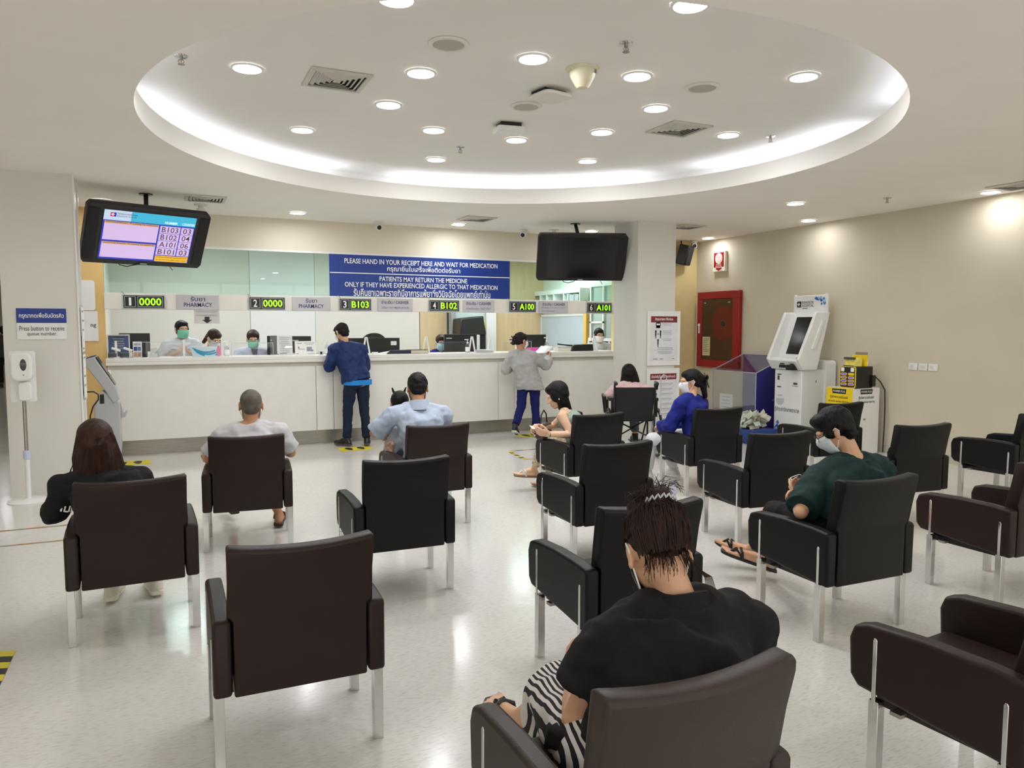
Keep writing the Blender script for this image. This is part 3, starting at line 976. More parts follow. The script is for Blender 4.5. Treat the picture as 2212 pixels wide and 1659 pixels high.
m = MB(); m.lathe([(.001, 0), (.03, 0), (.03, .1), (.012, .14), (.001, .14)], n=16, caps=False); obj('bottle', m, mat('pink plastic', '#e08aa8', .4), t)
m = MB(); m.cyl((0, 0, .135), (0, 0, .165), .013); obj('cap', m, M_WHITE, t)


def shield(x, label, w=0.75, h=0.19, tint=None, offs=0.0):
    t = thing('acrylic_shield', label, 'screen', (x, 10.4, TOP), 0, 'small clear counter shields')
    m = MB(); m.b2((-w / 2 + offs, -.002, .01), (w / 2 + offs, .002, h)); obj('pane', m, M_CLEAR, t)
    m = MB()
    for a, b in (((-w / 2 + offs, h), (w / 2 + offs, h)), ((w / 2 + offs, 0.0), (w / 2 + offs, h)), ((-w / 2 + offs, 0), (-w / 2 + offs, h))):
        m.cyl((a[0], 0, a[1]), (b[0], 0, b[1]), .0035, n=6)
    obj('edge', m, tint or M_LGREY, t)
    return t
shield(0.1, 'clear low acrylic shield on the counter in front of the man with a green mask', .72)
shield(1.1, 'clear low acrylic shield on the counter in front of the woman with glasses', .52, .17)
shield(3.95, 'clear low acrylic shield with blue edge before the large monitor', .42, .16, mat('blue acrylic edge', '#4a6ac0', .3))
shield(4.95, 'clear low acrylic shield on the counter behind the standing woman', .5, .16)


def aframe(x, y, label, h=.24, post=False):
    t = thing('shield_stand', label, 'stand', (x, y, TOP), 0, 'white shield stands on the counter')
    m = MB()
    if post:
        m.b2((-.012, -.012, 0), (.012, .012, h)); m.b2((-.03, -.03, 0), (.03, .03, .012))
    else:
        for s in (-1, 1):
            m.loft([[V((s * .05 - .009, -.01, 0)), V((s * .05 + .009, -.01, 0)), V((s * .05 + .009, .01, 0)), V((s * .05 - .009, .01, 0))],
                    [V((s * .008 - .009, -.01, h)), V((s * .008 + .009, -.01, h)), V((s * .008 + .009, .01, h)), V((s * .008 - .009, .01, h))]])
        m.b2((-.06, -.03, 0), (.06, .03, .01))
    obj('frame', m, M_WHITE, t)
    return t
aframe(-.49, 10.33, 'white post between the two glass jars on the counter', .21, True)
aframe(.27, 10.36, 'short white post on the counter at the chest of the man with a green mask', .22, True)
aframe(.72, 10.33, 'thin white post on the counter beside the clear pump bottle', .21, True)
aframe(2.62, 10.42, 'white stand on the counter just right of the man in blue')
aframe(3.5, 10.42, 'white stand on the counter beside the black folder')
aframe(4.22, 10.42, 'white stand on the counter right of the pump bottle at counter four')
aframe(4.52, 10.42, 'white A-shaped stand on the counter beside the grey tray')
aframe(5.0, 10.45, 'white A-shaped stand on the counter in front of the woman in grey')
aframe(6.35, 10.42, 'white A-shaped stand on the counter near the column')

# display card, jars, leaflets at the left end
t = thing('display_card', 'blue framed display card leaning at the left end of the counter', 'display card', (-.47, 10.52, TOP))
Mx = Matrix.Rotation(-.15, 4, 'X')
m = MB(); m.b2((-.125, 0, 0), (.125, .01, .29), Mx); obj('frame', m, M_WHITE, t, bevel=.002)
m = MB(); m.b2((-.112, -.002, .015), (.112, 0, .275), Mx); obj('print', m, mat('slate blue print', '#44587e', .6, var=.15, vscale=8), t)
m = MB()
for k in range(5):
    rect(m, 0, .235 - .03 * k, .13 - .02 * (k % 2), .01, -.003, Mx)
obj('lettering', m, M_PRINT, t)
for i, (x, lb) in enumerate([(-.53, 'small square glass jar with a tilted lid, left of the white post'), (-.4, 'small square glass jar with a tilted lid, right of the white post')]):
    t = thing('glass_jar', lb, 'jar', (x, 10.34, TOP), 0, 'glass jars on the counter')
    m = MB(); m.lathe([(.001, 0), (.045, 0), (.05, .02), (.05, .07), (.04, .085), (.001, .085)], n=18, caps=False); obj('bowl', m, M_PLASTIC, t)
    m = MB(); m.lathe([(.001, .012), (.0505, .012), (.0505, .055), (.001, .055)], n=18, caps=False); obj('band', m, M_DGREY, t)
    m = MB(); m.b2((-.05, -.04, .1), (.05, .04, .125), Matrix.Rotation(.35, 4, 'Y')); obj('lid', m, M_PAPER, t, bevel=.004)
t = thing('leaflet_holder', 'small stand of leaflets with blue and orange print beside the display card', 'leaflets', (-.26, 10.42, TOP))
m = MB(); m.b2((-.05, 0, 0), (.05, .015, .2), Mx); obj('holder', m, M_WHITE, t)
m = MB()
for k, (c, z, h) in enumerate([(0, .165, .03), (1, .11, .05), (2, .04, .06)]):
    m.mi = c; rect(m, 0, z, .08, h, -.002, Mx)
obj('print', m, [M_PRINT, M_NAVY, mat('tan print', '#c89a78', .6)], t, smooth=0)
t = thing('document_rack', 'black upright document rack behind the leaflets at the left end', 'rack', (-.2, 10.55, TOP))
m = MB(); m.b2((-.08, 0, 0), (.05, .12, .2)); m.b2((-.11, .02, 0), (-.09, .12, .18)); obj('rack', m, M_BLACK, t, bevel=.004)
t = thing('tissue_holder', 'small clear plastic holder with white paper near the leaflets', 'holder', (-.07, 10.42, TOP))
m = MB(); m.loft([[V((-.06, -.04, 0)), V((.06, -.04, 0)), V((.06, .04, 0)), V((-.06, .04, 0))], [V((-.04, -.03, .11)), V((.03, -.03, .12)), V((.03, .03, .12)), V((-.04, .03, .11))]]); obj('holder', m, M_PLASTIC, t)
m = MB(); m.b2((-.035, -.03, .005), (.035, .03, .045)); obj('paper', m, M_PAPER, t)
t = thing('brochure_box', 'white box of brochures with a blue wave print on the counter', 'brochures', (.5, 10.36, TOP))
m = MB(); m.loft([[V((-.13, -.03, 0)), V((.13, -.03, 0)), V((.13, .05, 0)), V((-.13, .05, 0))], [V((-.16, -.05, .135)), V((.16, -.05, .125)), V((.16, .05, .125)), V((-.16, .05, .135))]]); obj('box', m, mat('pale blue card', '#d2e2ec', .6), t)
m = MB()
for k in range(3):
    pts = [(-.15 + .03 * i + .02 * k, .11 - .02 * i + .0016 * i * i - .025 * k) for i in range(11)]
    for i in range(10):
        (x0, z0), (x1, z1) = pts[i], pts[i + 1]
        if z1 > .005 and z0 > .005:
            f = lambda x, z: (x * (.82 + z), -.033 - .15 * z, z)
            m.add([f(x0, z0), f(x1, z1), f(x1, min(.12, z1 + .02)), f(x0, min(.12, z0 + .02))], [(0, 1, 2, 3)])
obj('wave_print', m, mat('wave blue print', '#3fa0c8', .6), t)
# notices by counter two and three
t = thing('leaflet_stand', 'tall clear stand with a white printed sheet, left of the landscape card', 'leaflet stand', (1.53, 10.46, TOP))
m = MB(); m.b2((-.1, 0, 0), (.1, .012, .27), Mx); m.b2((-.09, .0, 0), (.09, .1, .008)); obj('holder', m, M_CLEAR, t)
m = MB(); m.b2((-.092, .004, .01), (.092, .008, .262), Mx); obj('sheet', m, M_PAPER, t)
m = MB()
for k in range(9):
    rect(m, -.01 * (k % 2), .235 - .024 * k, .14 - .02 * (k % 3), .005, -.001, Mx)
rect(m, -.03, .025, .09, .012, -.001, Mx)
obj('printing', m, M_PRINT, t)
t = thing('information_card', 'white landscape card with small printed drawings on the counter', 'card', (1.79, 10.44, TOP))
m = MB(); m.b2((-.14, 0, 0), (.14, .008, .19), Mx); m.b2((-.13, 0, 0), (.13, .09, .008)); obj('card', m, M_PAPER, t)
m = MB()
for x, z, w, h in [(-.08, .16, .07, .008), (.05, .165, .14, .006), (.05, .145, .1, .005), (.05, .08, .07, .06), (-.09, .1, .02, .03), (-.05, .08, .08, .008), (.09, .06, .03, .025), (-.11, .02, .03, .01), (.08, .02, .1, .006)]:
    rect(m, x, z, w, h, -.001, Mx)
obj('printing', m, M_PRINT, t)
for i, (x, lb) in enumerate([(1.98, 'small white desk block with a black clip, left of two'), (2.13, 'small white desk block with a black clip, right of two')]):
    t = thing('desk_block', lb, 'desk block', (x, 10.36, TOP), 0, 'desk blocks by the man in blue')
    m = MB(); m.b2((-.03, -.02, 0), (.03, .02, .06)); obj('block', m, M_WHITE, t, bevel=.003)
    m = MB(); m.b2((-.015, -.024, .012), (.012, -.02, .045)); obj('clip', m, M_BLACK, t)
# folder, book, trays
t = thing('folder_pile', 'dark navy folder lying open on the counter beside the man in blue', 'folder', (3.08, 10.42, TOP))
m = MB(); m.loft([[V((-.2, -.1, 0)), V((.2, -.1, 0)), V((.2, .1, 0)), V((-.2, .1, 0))], [V((-.14, -.1, .05)), V((.2, -.1, .055)), V((.2, .1, .055)), V((-.1, .1, .045))]]); obj('cover', m, mat('navy folder', '#1a1e34', .5), t, bevel=.006)
m = MB(); m.loft([[V((-.32, -.09, 0)), V((-.18, -.09, 0)), V((-.16, .07, 0)), V((-.3, .06, 0))], [V((-.3, -.08, .008)), V((-.15, -.08, .04)), V((-.13, .06, .035)), V((-.28, .06, .01))]]); obj('paper_sheet', m, M_PAPER, t)
t = thing('counter_book', 'closed cream book lying on the counter next to the navy folder', 'book', (3.37, 10.4, TOP))
m = MB(); m.b2((-.13, -.09, .004), (.12, .09, .05)); obj('pages', m, mat('cream pages', '#cfc8b0', .7), t, bevel=.003)
m = MB(); m.b2((-.135, -.095, .05), (.125, .095, .056)); m.b2((-.135, -.095, 0), (.125, .095, .004)); obj('cover', m, M_DGREY, t)
t = thing('white_pen_holder', 'small white tape roll beside the folder on the counter', 'tape roll', (2.72, 10.34, TOP))
m = MB(); m.lathe([(.02, 0), (.045, 0), (.045, .03), (.02, .03), (.02, 0)], n=20, caps=False); obj('roll', m, M_WHITE, t)
t = thing('paper_tray', 'shallow grey tray with papers on the counter between two white stands', 'tray', (4.39, 10.36, TOP))
m = MB(); m.loft([[V((-.11, -.07, 0)), V((.11, -.07, 0)), V((.11, .07, 0)), V((-.11, .07, 0))], [V((-.13, -.08, .045)), V((.13, -.08, .03)), V((.13, .08, .03)), V((-.13, .08, .045))]]); obj('tray', m, M_LGREY, t, bevel=.004)
m = MB(); m.b2((-.06, -.06, .036), (.1, .05, .046)); obj('paper_sheet', m, M_PAPER, t)
t = thing('pink_tray', 'bright pink plastic tray on the counter beside the grey-cardigan woman', 'tray', (5.28, 10.42, TOP))
m = MB(); m.loft([[V((-.09, -.07, 0)), V((.09, -.07, 0)), V((.09, .07, 0)), V((-.09, .07, 0))], [V((-.11, -.08, .06)), V((.11, -.08, .06)), V((.11, .08, .06)), V((-.11, .08, .06))]]); obj('tray', m, mat('hot pink plastic', '#e254b4', .4), t, bevel=.004)
t = thing('paper_box', 'low white paper box on the counter left of the black bag', 'box', (5.76, 10.42, TOP))
m = MB(); m.b2((-.12, -.08, 0), (.12, .08, .065)); obj('box', m, M_OFFWHITE, t, bevel=.003)
m = MB(); m.b2((-.125, -.085, .065), (.125, .085, .075)); obj('lid', m, M_LGREY, t)
t = thing('black_document_bag', 'flat black bag lying on the counter at counter six', 'bag', (6.06, 10.44, TOP))
m = MB(); m.loft([[V((-.2, -.12, 0)), V((.22, -.12, 0)), V((.22, .12, 0)), V((-.2, .12, 0))], [V((-.14, -.12, .1)), V((.22, -.1, .11)), V((.22, .1, .11)), V((-.14, .1, .1))]]); obj('bag', m, M_BLACK, t, bevel=.012)
m = MB(); m.tube([(-.17, -.1, .09), (-.3, -.1, .1), (-.42, -.08, .115)], .011); obj('handle', m, M_BLACK, t)


# ------------------------------------------------------------------ monitors, chairs and cabinets of the office
def monitor(x, y, w, h, z, rot, label, sticker=False):
    t = thing('computer_monitor', label, 'monitor', (x, y, 0.75), rot, 'office monitors')
    m = MB(); m.b2((-w / 2, -.02, z - .75), (w / 2, .02, z + h - .75)); obj('casing', m, M_BLACK, t, bevel=.006)
    m = MB(); m.b2((-w / 2 + .015, .0205, z + .015 - .75), (w / 2 - .015, .022, z + h - .765)); obj('screen', m, M_SCREEN, t)
    m = MB(); m.b2((-.03, -.03, .01), (.03, 0.01, z - .7)); m.b2((-.12, -.09, 0), (.12, .09, .012)); obj('stand', m, M_BLACK, t)
    if sticker:
        m = MB(); m.b2((w / 2 - .14, -.022, z + h - .11 - .75), (w / 2 - .05, -.0205, z + h - .05 - .75)); obj('sticker', m, M_PAPER, t)
    else:
        m = MB(); m.b2((-w / 2 + .03, -.0215, z + h - .07 - .75), (-w / 2 + .12, -.0205, z + h - .055 - .75)); obj('maker_mark', m, M_LGREY, t)
    return t
monitor(-.3, 10.9, .36, .24, 1.27, .1, 'black monitor behind the blue display card')
monitor(1.42, 10.95, .5, .3, 1.17, 1.25, 'black monitor turned edge-on beside the tall leaflet stand')
monitor(1.83, 11.1, .3, .24, 1.22, .0, 'black monitor mostly hidden behind the landscape card')
monitor(3.02, 10.95, .48, .3, 1.13, .05, 'black monitor with a white sticker beside the man in blue', True)
monitor(2.62, 10.95, .36, .3, 1.13, -.4, 'black monitor half covered by the shoulder of the man in blue')
monitor(4.24, 10.95, .54, .3, 1.18, .0, 'large black monitor in front of the masked clerk at counter four')
monitor(5.5, 10.95, .46, .3, 1.17, -.1, 'black monitor behind the head of the woman in grey')
t = thing('office_chair', 'dark rounded office chair back rising behind the counter near the man in blue', 'chair', (2.98, 11.35, 0))
m = MB(); m.prism(rrect(.42, .6, .19, 8), -.03, .03, 'y', Matrix.Translation((0, 0, 1.2)) @ Matrix.Rotation(-.1, 4, 'X')); obj('backrest', m, mat('charcoal mesh', '#3a3632', .7), t, bevel=.01)
m = MB(); m.b2((-.24, -.05, .62), (.24, .42, .7)); obj('seat', m, M_BLACK, t, bevel=.02)
m = MB(); m.cyl((0, .18, .06), (0, .18, .62), .03)
for k in range(5):
    m.cap((0, .18, .07), .02, (.28 * math.cos(k * 1.257), .18 + .28 * math.sin(k * 1.257), .04), .02)
m.b2((-.03, -.05, .66), (.03, -.02, 1.0))
obj('pedestal', m, M_BLACK, t)
# alcove with a printer seen between the maple panels
t = thing('office_printer', 'black office printer with a white tray in the alcove between the wooden panels', 'printer', (5.25, 13.12, 0))
m = MB(); m.b2((-.28, -.25, 0), (.28, .25, 1.15)); obj('cabinet', m, M_OFFWHITE, t, bevel=.01)
m = MB(); m.loft([[V((-.26, -.24, 1.45)), V((.26, -.24, 1.45)), V((.26, .24, 1.45)), V((-.26, .24, 1.45))], [V((-.24, -.2, 1.75)), V((.22, -.2, 1.8)), V((.22, .24, 1.8)), V((-.24, .24, 1.75))]]); obj('scanner', m, M_BLACK, t, bevel=.02)
m = MB(); m.b2((-.27, -.26, 1.15), (.12, .2, 1.45)); obj('paper_tray', m, M_LGREY, t, bevel=.01)
m = MB(); m.b2((.12, -.2, 1.15), (.26, .2, 1.45)); obj('side_unit', m, M_BLACK, t, bevel=.01)
m = MB(); m.b2((4.97, 13.45, 0), (5.93, 13.5, 2.9)); struct('wall_office_niche', m, mat('niche mint', '#b9cdc6', .6))
m = MB(); m.b2((5.72, 13.38, 0), (5.93, 13.45, 2.0)); struct('door_1', m, M_OPALE, 'pale narrow door at the back of the office niche')
m = MB(); m.b2((4.97, 13.3, 1.0), (5.06, 13.5, 2.2)); struct('trim_6', m, M_GREY, 'grey frame strip in the office niche')
# sticky note
t = thing('sticky_note', 'yellow-green paper note on the pale wall of the office niche', 'note', (5.66, 13.4, 1.62))
m = MB(); m.b2((-.05, -.004, -.1), (.05, .0, .1)); obj('note', m, mat('lime note', '#c8cc6a', .7), t)

# blue-white board, golden post and white cabinets along the office side wall (x = 7.05)
t = thing('whiteboard_panel', 'pale blue panel on the office side wall behind the pink tray', 'panel', (7.03, 12.65, 1.2))
m = MB(); m.b2((-.03, -.86, -.3), (0, .9, .62)); obj('panel', m, mat('pale blue board', '#b4c4cc', .35, var=.04, vscale=3), t, bevel=.004)
m = MB(); m.b2((-.04, -.88, .6), (.0, .92, .64)); m.b2((-.04, .88, -.3), (0, .92, .62)); obj('frame', m, M_WHITE, t)
m = MB(); m.b2((6.93, 11.66, 0), (7.05, 11.76, 1.85)); struct('trim_7', m, mat('yellow post', '#e0b95a', .5), 'golden post at the edge of the white cabinets')
t = thing('glass_cabinet', 'white glass-doored cabinet at the end of the office beside the column', 'cabinet', (6.95, 11.2, 0))
m = MB(); m.b2((0, -.65, 1.35), (.1, .42, 1.4)); m.b2((0, -.65, 2.3), (.1, .42, 2.36)); m.b2((0, -.65, .0), (.1, .42, .5)); obj('carcass', m, M_WHITE, t)
m = MB()
for y in (-.1, .32):
    for z0, z1 in ((1.4, 2.3),):
        m.b2((-.02, y - .02, z0), (.0, y + .02, z1))
m.b2((-.02, -.12, 1.66), (0, .34, 1.69))
obj('door_frame', m, M_WHITE, t)
m = MB(); m.b2((0.02, -.62, 1.4), (.03, .4, 2.3)); obj('glass_door', m, mat('cabinet glass', '#a9b9b2', .12, var=.05), t)
m = MB(); m.tube([(-.03, -.02, 1.6), (-.05, .0, 1.58), (-.05, .05, 1.53)], .008); obj('handle', m, M_CHROME, t)
m = MB(); m.b2((.01, -.62, .5), (.05, .4, 1.33)); obj('shelf_recess', m, mat('dark recess', '#2a2a2c', .6), t)
m = MB()
for y in (-.3, .05, .38):
    m.b2((-.02, y - .02, .5), (.02, y + .02, 1.35))
for z in (.8, 1.1):
    m.b2((-.01, -.6, z), (.02, .4, z + .025))
obj('shelf', m, M_WHITE, t)
t = thing('wall_shelf', 'white pigeonhole shelf high on the office side wall under the black screen', 'shelf', (6.85, 12.7, 2.0))
m = MB()
m.b2((0, -.95, .0), (.2, .9, .03)); m.b2((0, -.95, .22), (.2, .9, .3))
for y in (-.95, -.35, .05, .33, .6, .87):
    m.b2((0, y, .03), (.2, y + .03, .22))
obj('frame', m, M_WHITE, t)
m = MB(); m.b2((.19, -.95, .03), (.2, .9, .22)); obj('back', m, mat('shelf back', '#a8b4a8', .7), t)
random.seed(3)
for k in range(7):
    t = thing('file_folder', 'pale upright file on the pigeonhole shelf under the black screen', 'file', (6.86, 11.84 + .062 * k, 2.031), 0, 'files on the office shelf')
    hh = .15 + .03 * random.random()
    m = MB(); m.b2((0, 0, 0), (.15, .035, hh), Matrix.Rotation(.1 * (random.random() - .3), 4, 'X')); obj('spine', m, mat('pale file %d' % (k % 3), ['#c9d4cf', '#dde2df', '#aeb9b4'][k % 3], .6), t, bevel=.003)

# ------------------------------------------------------------------ right wall: fire cabinet, signs, switches, speaker
TURN = -PI / 2      # things with their back to the right wall
t = thing('fire_hose_cabinet', 'red fire hose cabinet with a dark glass door on the right wall', 'fire cabinet', (8.288, 9.675, 1.55), TURN)
m = MB()
for a, b in (((-.505, .5), (.505, .62)), ((-.505, -.62), (.505, -.5)), ((-.505, -.5), (-.39, .5)), ((.36, -.5), (.505, .5))):
    m.b2((a[0], -.07, a[1]), (b[0], -.002, b[1]))
obj('frame', m, M_RED, t, bevel=.006)
m = MB(); m.b2((-.39, -.03, -.5), (.36, -.002, .5)); obj('back_plate', m, mat('cabinet inside', '#4a1616', .6), t)
m = MB()
Mr = Matrix.Translation((.13, -.045, .1)) @ Matrix.Rotation(PI / 2, 4, 'X')
m.lathe([(.05, -.008), (.27, -.008), (.285, 0), (.27, .012), (.05, .012)], n=40, M=Mr)
obj('hose_reel', m, mat('reel red', '#b8343c', .4), t)
m = MB(); m.lathe([(.001, .012), (.05, .012), (.045, .022), (.001, .022)], n=24, M=Mr, caps=False); obj('reel_hub', m, M_BLACK, t)
m = MB(); m.b2((-.385, -.062, -.495), (.355, -.056, .495)); obj('glass_door', m, glass('smoked glass', (.6, .4, .36), .3), t)
m = MB(); m.b2((-.455, -.085, -.06), (-.425, -.07, .1)); m.b2((-.45, -.1, .06), (-.4, -.085, .09)); obj('handle', m, M_WHITE, t, bevel=.004)
m = MB(); m.b2((-.36, -.066, -.43), (-.17, -.063, -.12)); obj('notice_sheet', m, mat('aged notice', '#c9bf98', .7), t)
m = MB()
for k in range(8):
    m.b2((-.34, -.0672, -.16 - .03 * k), (-.2 - .02 * (k % 3), -.0662, -.152 - .03 * k))
obj('notice_print', m, M_DGREY, t)
for x in (-.31, .27):
    m = MB(); m.b2((x - .025, -.066, .43), (x + .025, -.062, .445)); obj('hinge_clip', m, M_CHROME, t)

t = thing('fire_hose_sign', 'small red and white fire hose sign above the red cabinet', 'sign', (8.288, 9.685, 2.65), TURN)
m = MB(); m.b2((-.145, -.05, -.16), (.145, -.002, .16)); obj('box', m, mat('cream sign box', '#e8e2d0', .5), t, bevel=.004)
m = MB(); m.b2((-.12, -.0525, -.09), (.12, -.05, .145)); m.add([(-.07, -.0525, -.1), (-.07, -.0525, -.12), (0, -.0525, -.15), (.07, -.0525, -.12), (.07, -.0525, -.1)], [(0, 1, 2, 3, 4)]); obj('red_field', m, M_RED, t)
m = MB()
m.lathe([(.001, .0), (.085, .0), (.085, .002), (.001, .002)], n=32, M=Matrix.Translation((0, -.0528, .05)) @ Matrix.Rotation(PI / 2, 4, 'X'))
word(m, 'สายฉีดน้ำ', 0, -.045, .13, .026, True, -.054)
word(m, 'FIRE HOSE REEL', 0, -.075, .15, .018, True, -.054)
obj('emblem', m, mat('cream sign box', '#e8e2d0', .5), t)
m = MB(); m.tube([((.012 + .0028 * k) * math.cos(k * .62), -.0558, .05 + (.012 + .0028 * k) * math.sin(k * .62)) for k in range(25)], .0035, 5); obj('spiral', m, M_RED, t)

for i, (y, lb) in enumerate([(6.18, 'white switch plate on the right wall, first of three from the kiosk'), (6.05, 'white switch plate on the right wall, middle of three'), (5.92, 'white switch plate on the right wall, last of three away from the kiosk')]):
    t = thing('switch_plate', lb, 'switch', (8.288, y, 1.11), TURN, 'switch plates on the right wall')
    m = MB(); m.b2((-.058, -.012, -.042), (.058, -.002, .042)); obj('plate', m, M_WHITE, t, bevel=.004)
    m = MB()
    for k in range((2, 3, 2)[i]):
        m.b2((-.035 + .025 * k, -.016, -.02), (-.015 + .025 * k, -.012, .02))
    obj('rocker', m, M_OFFWHITE, t)
for y, lb in [(6.88, 'white wall socket behind the power bank machine, nearer the switches'), (7.02, 'white wall socket behind the cards on the power bank machine')]:
    t = thing('wall_socket', lb, 'socket', (8.288, y, 1.1), TURN, 'wall sockets on the right wall')
    m = MB(); m.b2((-.06, -.012, -.045), (.06, -.002, .045)); obj('plate', m, M_WHITE, t, bevel=.004)
    m = MB(); m.cyl((-.02, -.013, 0), (-.02, -.01, 0), .006); m.cyl((.02, -.013, 0), (.02, -.01, 0), .006); obj('pin_hole', m, M_BLACK, t)

t = thing('wall_speaker', 'black wall speaker in the corner beside the column top', 'speaker', (7.9, 10.2, 2.8))
Mx = Matrix.Rotation(.5, 4, 'Z') @ Matrix.Rotation(.25, 4, 'X')
m = MB(); m.b2((-.11, -.14, -.17), (.11, .04, .16), Mx); obj('cabinet', m, M_BLACK, t, bevel=.02)
m = MB(); m.b2((-.095, -.146, -.15), (.095, -.14, .14), Mx); obj('grille', m, mat('speaker cloth', '#202022', .8, var=.3, vscale=200), t, bevel=.004)
m = MB(); m.b2((-.03, .0, -.03), (.03, .06, .03)); m.cyl((0, .0, .1), (0, .05, .28), .012); obj('bracket', m, M_BLACK, t)

# posters on the column
def poster(z0, z1, head, label, kind):
    t = thing('column_poster', label, 'poster', (6.3, 8.515, (z0 + z1) / 2))
    h = z1 - z0
    m = MB(); m.b2((-.275, -.012, -h / 2), (.275, -.002, h / 2)); obj('panel', m, M_WHITE, t, bevel=.002)
    m = MB(); rect(m, 0, -.01, .46, h - .14, -.0125); obj('sheet', m, mat('pale poster sheet', '#dcdfe3', .7), t)
    m = MB(); rect(m, 0, h / 2 - .115, .44, .085, -.0132); obj('header', m, M_MAROON, t)
    m = MB(); word(m, head, 0, h / 2 - .115, .3 if kind else .4, .05, True, -.0142); obj('lettering', m, M_LETTER, t)
    m = MB()
    if kind:
        zs = [(.18, 2), (.08, 3), (-.03, 2)]
        for z, n in zs:
            for k in range(n):
                rect(m, .05, z + .02 - .02 * k, .16 - .03 * (k % 2), .006, -.0135)
        for k in range(2):
            rect(m, .02, -.13 - .018 * k, .26, .006, -.0135)
        for k in range(3):
            rect(m, .02, -.18 - .016 * k, .24 - .03 * (k == 2), .006, -.0135)
        for x, w in ((-.14, .08), (-.04, .06), (.16, .04)):
            rect(m, x, -h / 2 + .09, w, .012, -.0135)
        rect(m, 0.0, -.16, .34, .003, -.0134)
    else:
        for k in range(9):
            rect(m, .06, .16 - .07 * k, .22 - .04 * (k % 2), .007, -.0135)
            rect(m, .05, .14 - .07 * k, .18, .005, -.0135)
    obj('printing', m, M_PRINT, t)
    m = MB()
    def person_icon(x, z, s):
        m.disc((0, 0, 0), .018 * s, 14, Matrix.Translation((x, -.0138, z + .045 * s)) @ Matrix.Rotation(PI / 2, 4, 'X'))
        rect(m, x, z, .026 * s, .06 * s, -.0138)
        rect(m, x, z - .05 * s, .016 * s, .05 * s, -.0138)
    if kind:
        m.disc((0, 0, 0), .042, 20, Matrix.Translation((-.1, -.0138, .19)) @ Matrix.Rotation(PI / 2, 4, 'X'))
        rect(m, -.1, .16, .07, .04, -.0138)
        person_icon(-.14, .06, .8); person_icon(-.06, .06, .8); person_icon(-.1, -.06, .8)
        rect(m, -.1, .06, .03, .01, -.0138)
    else:
        m.disc((0, 0, 0), .04, 20, Matrix.Translation((-.12, -.0138, .14)) @ Matrix.Rotation(PI / 2, 4, 'X'))
        rect(m, -.12, .1, .06, .05, -.0138); person_icon(-.12, -.02, .8)
    obj('pictogram', m, M_BLACK, t)
    if kind:
        m = MB(); rect(m, -.1, .19, .06, .022, -.0144); obj('mask_mark', m, M_WHITE, t)
poster(1.06, 1.81, 'Important Notice', 'white poster with a maroon Important Notice header and mask icons on the column', True)
poster(.28, 1.02, 'เรื่องสำคัญโปรดปฏิบัติตามคำแนะนำ', 'white poster with a maroon Thai header, lower of two on the column', False)

# ------------------------------------------------------------------ payment kiosk, collection box, banknote bin, power bank stand
t = thing('payment_kiosk', 'tall white payment kiosk with a slanted dark screen against the right wall', 'kiosk', (8.25, 7.56, 0), TURN)
M_K = mat('kiosk white', '#e3e4e2', .35, var=.02)
def xprism(poly, x0, x1, mm, name, parent=None, **k):
    m = MB(); m.prism(poly, x0, x1, 'x'); return obj(name, m, mm, parent or t, **k)
xprism([(-.6, 0), (-.1, 0), (-.1, 1.02), (-.6, 1.02)], -.24, .24, M_K, 'body', bevel=.012)
m = MB(); m.prism(rrect(.54, 1.14, .05), -.2, -.01, 'y', Matrix.Translation((0, 0, .57))); obj('back_panel', m, M_K, t, bevel=.006)
xprism([(-.4, 1.02), (-.19, 1.77), (-.31, 1.77), (-.53, 1.19), (-.62, 1.02)], -.25, .25, M_K, 'head', bevel=.006)
for s in (-1, 1):
    xprism([(-.38, 1.02), (-.17, 1.79), (-.42, 1.79), (-.72, 1.16), (-.62, 1.02)], s * .245, s * .29, M_K, 'side_cheek', bevel=.012)
xprism([(-.62, 1.02), (-.72, 1.14), (-.70, 1.17), (-.53, 1.19), (-.5, 1.02)], -.25, .25, M_K, 'shelf', bevel=.008)
def slant(x0, x1, f0, f1, off=.003):      # a quad on the sloping face
    p, q = V((-.53, 1.19)), V((-.31, 1.77))
    n = V((-(q - p).y, (q - p).x)).normalized()
    a, b = p + (q - p) * f0 + n * off, p + (q - p) * f1 + n * off
    return [(x0, a.x, a.y), (x1, a.x, a.y), (x1, b.x, b.y), (x0, b.x, b.y)]
m = MB(); m.add(slant(-.13, .2, .06, .92), [(0, 1, 2, 3)]); obj('screen', m, M_SCREEN, t)
m = MB(); m.b2((-.29, -.24, 1.76), (.29, -.2, 2.02)); obj('header_panel', m, M_K, t, bevel=.008)
m = MB()
for s in (-1, 1): m.cyl((s * .27, -.22, 1.75), (s * .27, -.22, 2.035), .022)
obj('header_post', m, M_K, t)
m = MB()
word(m, 'BANGKOK', -.03, 1.925, .2, .036, True, -.2425)
word(m, 'HOSPITAL', -.03, 1.88, .2, .036, True, -.2425)
rect(m, -.08, 1.845, .09, .009, -.2425)
obj('lettering', m, M_DGREY, t)
def emblem(x, z, s, y):
    m = MB()
    m.mi = 0; m.prism(rrect(s, s * 1.1, s * .12), y, y + .001, 'y', Matrix.Translation((x, 0, z)))
    m.mi = 1; rect(m, x - s * .08, z, s * .62, s * .2, y - .001); rect(m, x - s * .08, z, s * .2, s * .62, y - .001)
    return m
obj('cross_emblem', emblem(-.185, 1.9, .075, -.2425), [M_BLACK, M_WHITE], t)
m = MB()
M_BLU = [mat('poly blue dark', '#2858a8', .5), mat('poly blue mid', '#4a80c8', .5), mat('poly blue pale', '#9cc0e4', .5)]
random.seed(5)
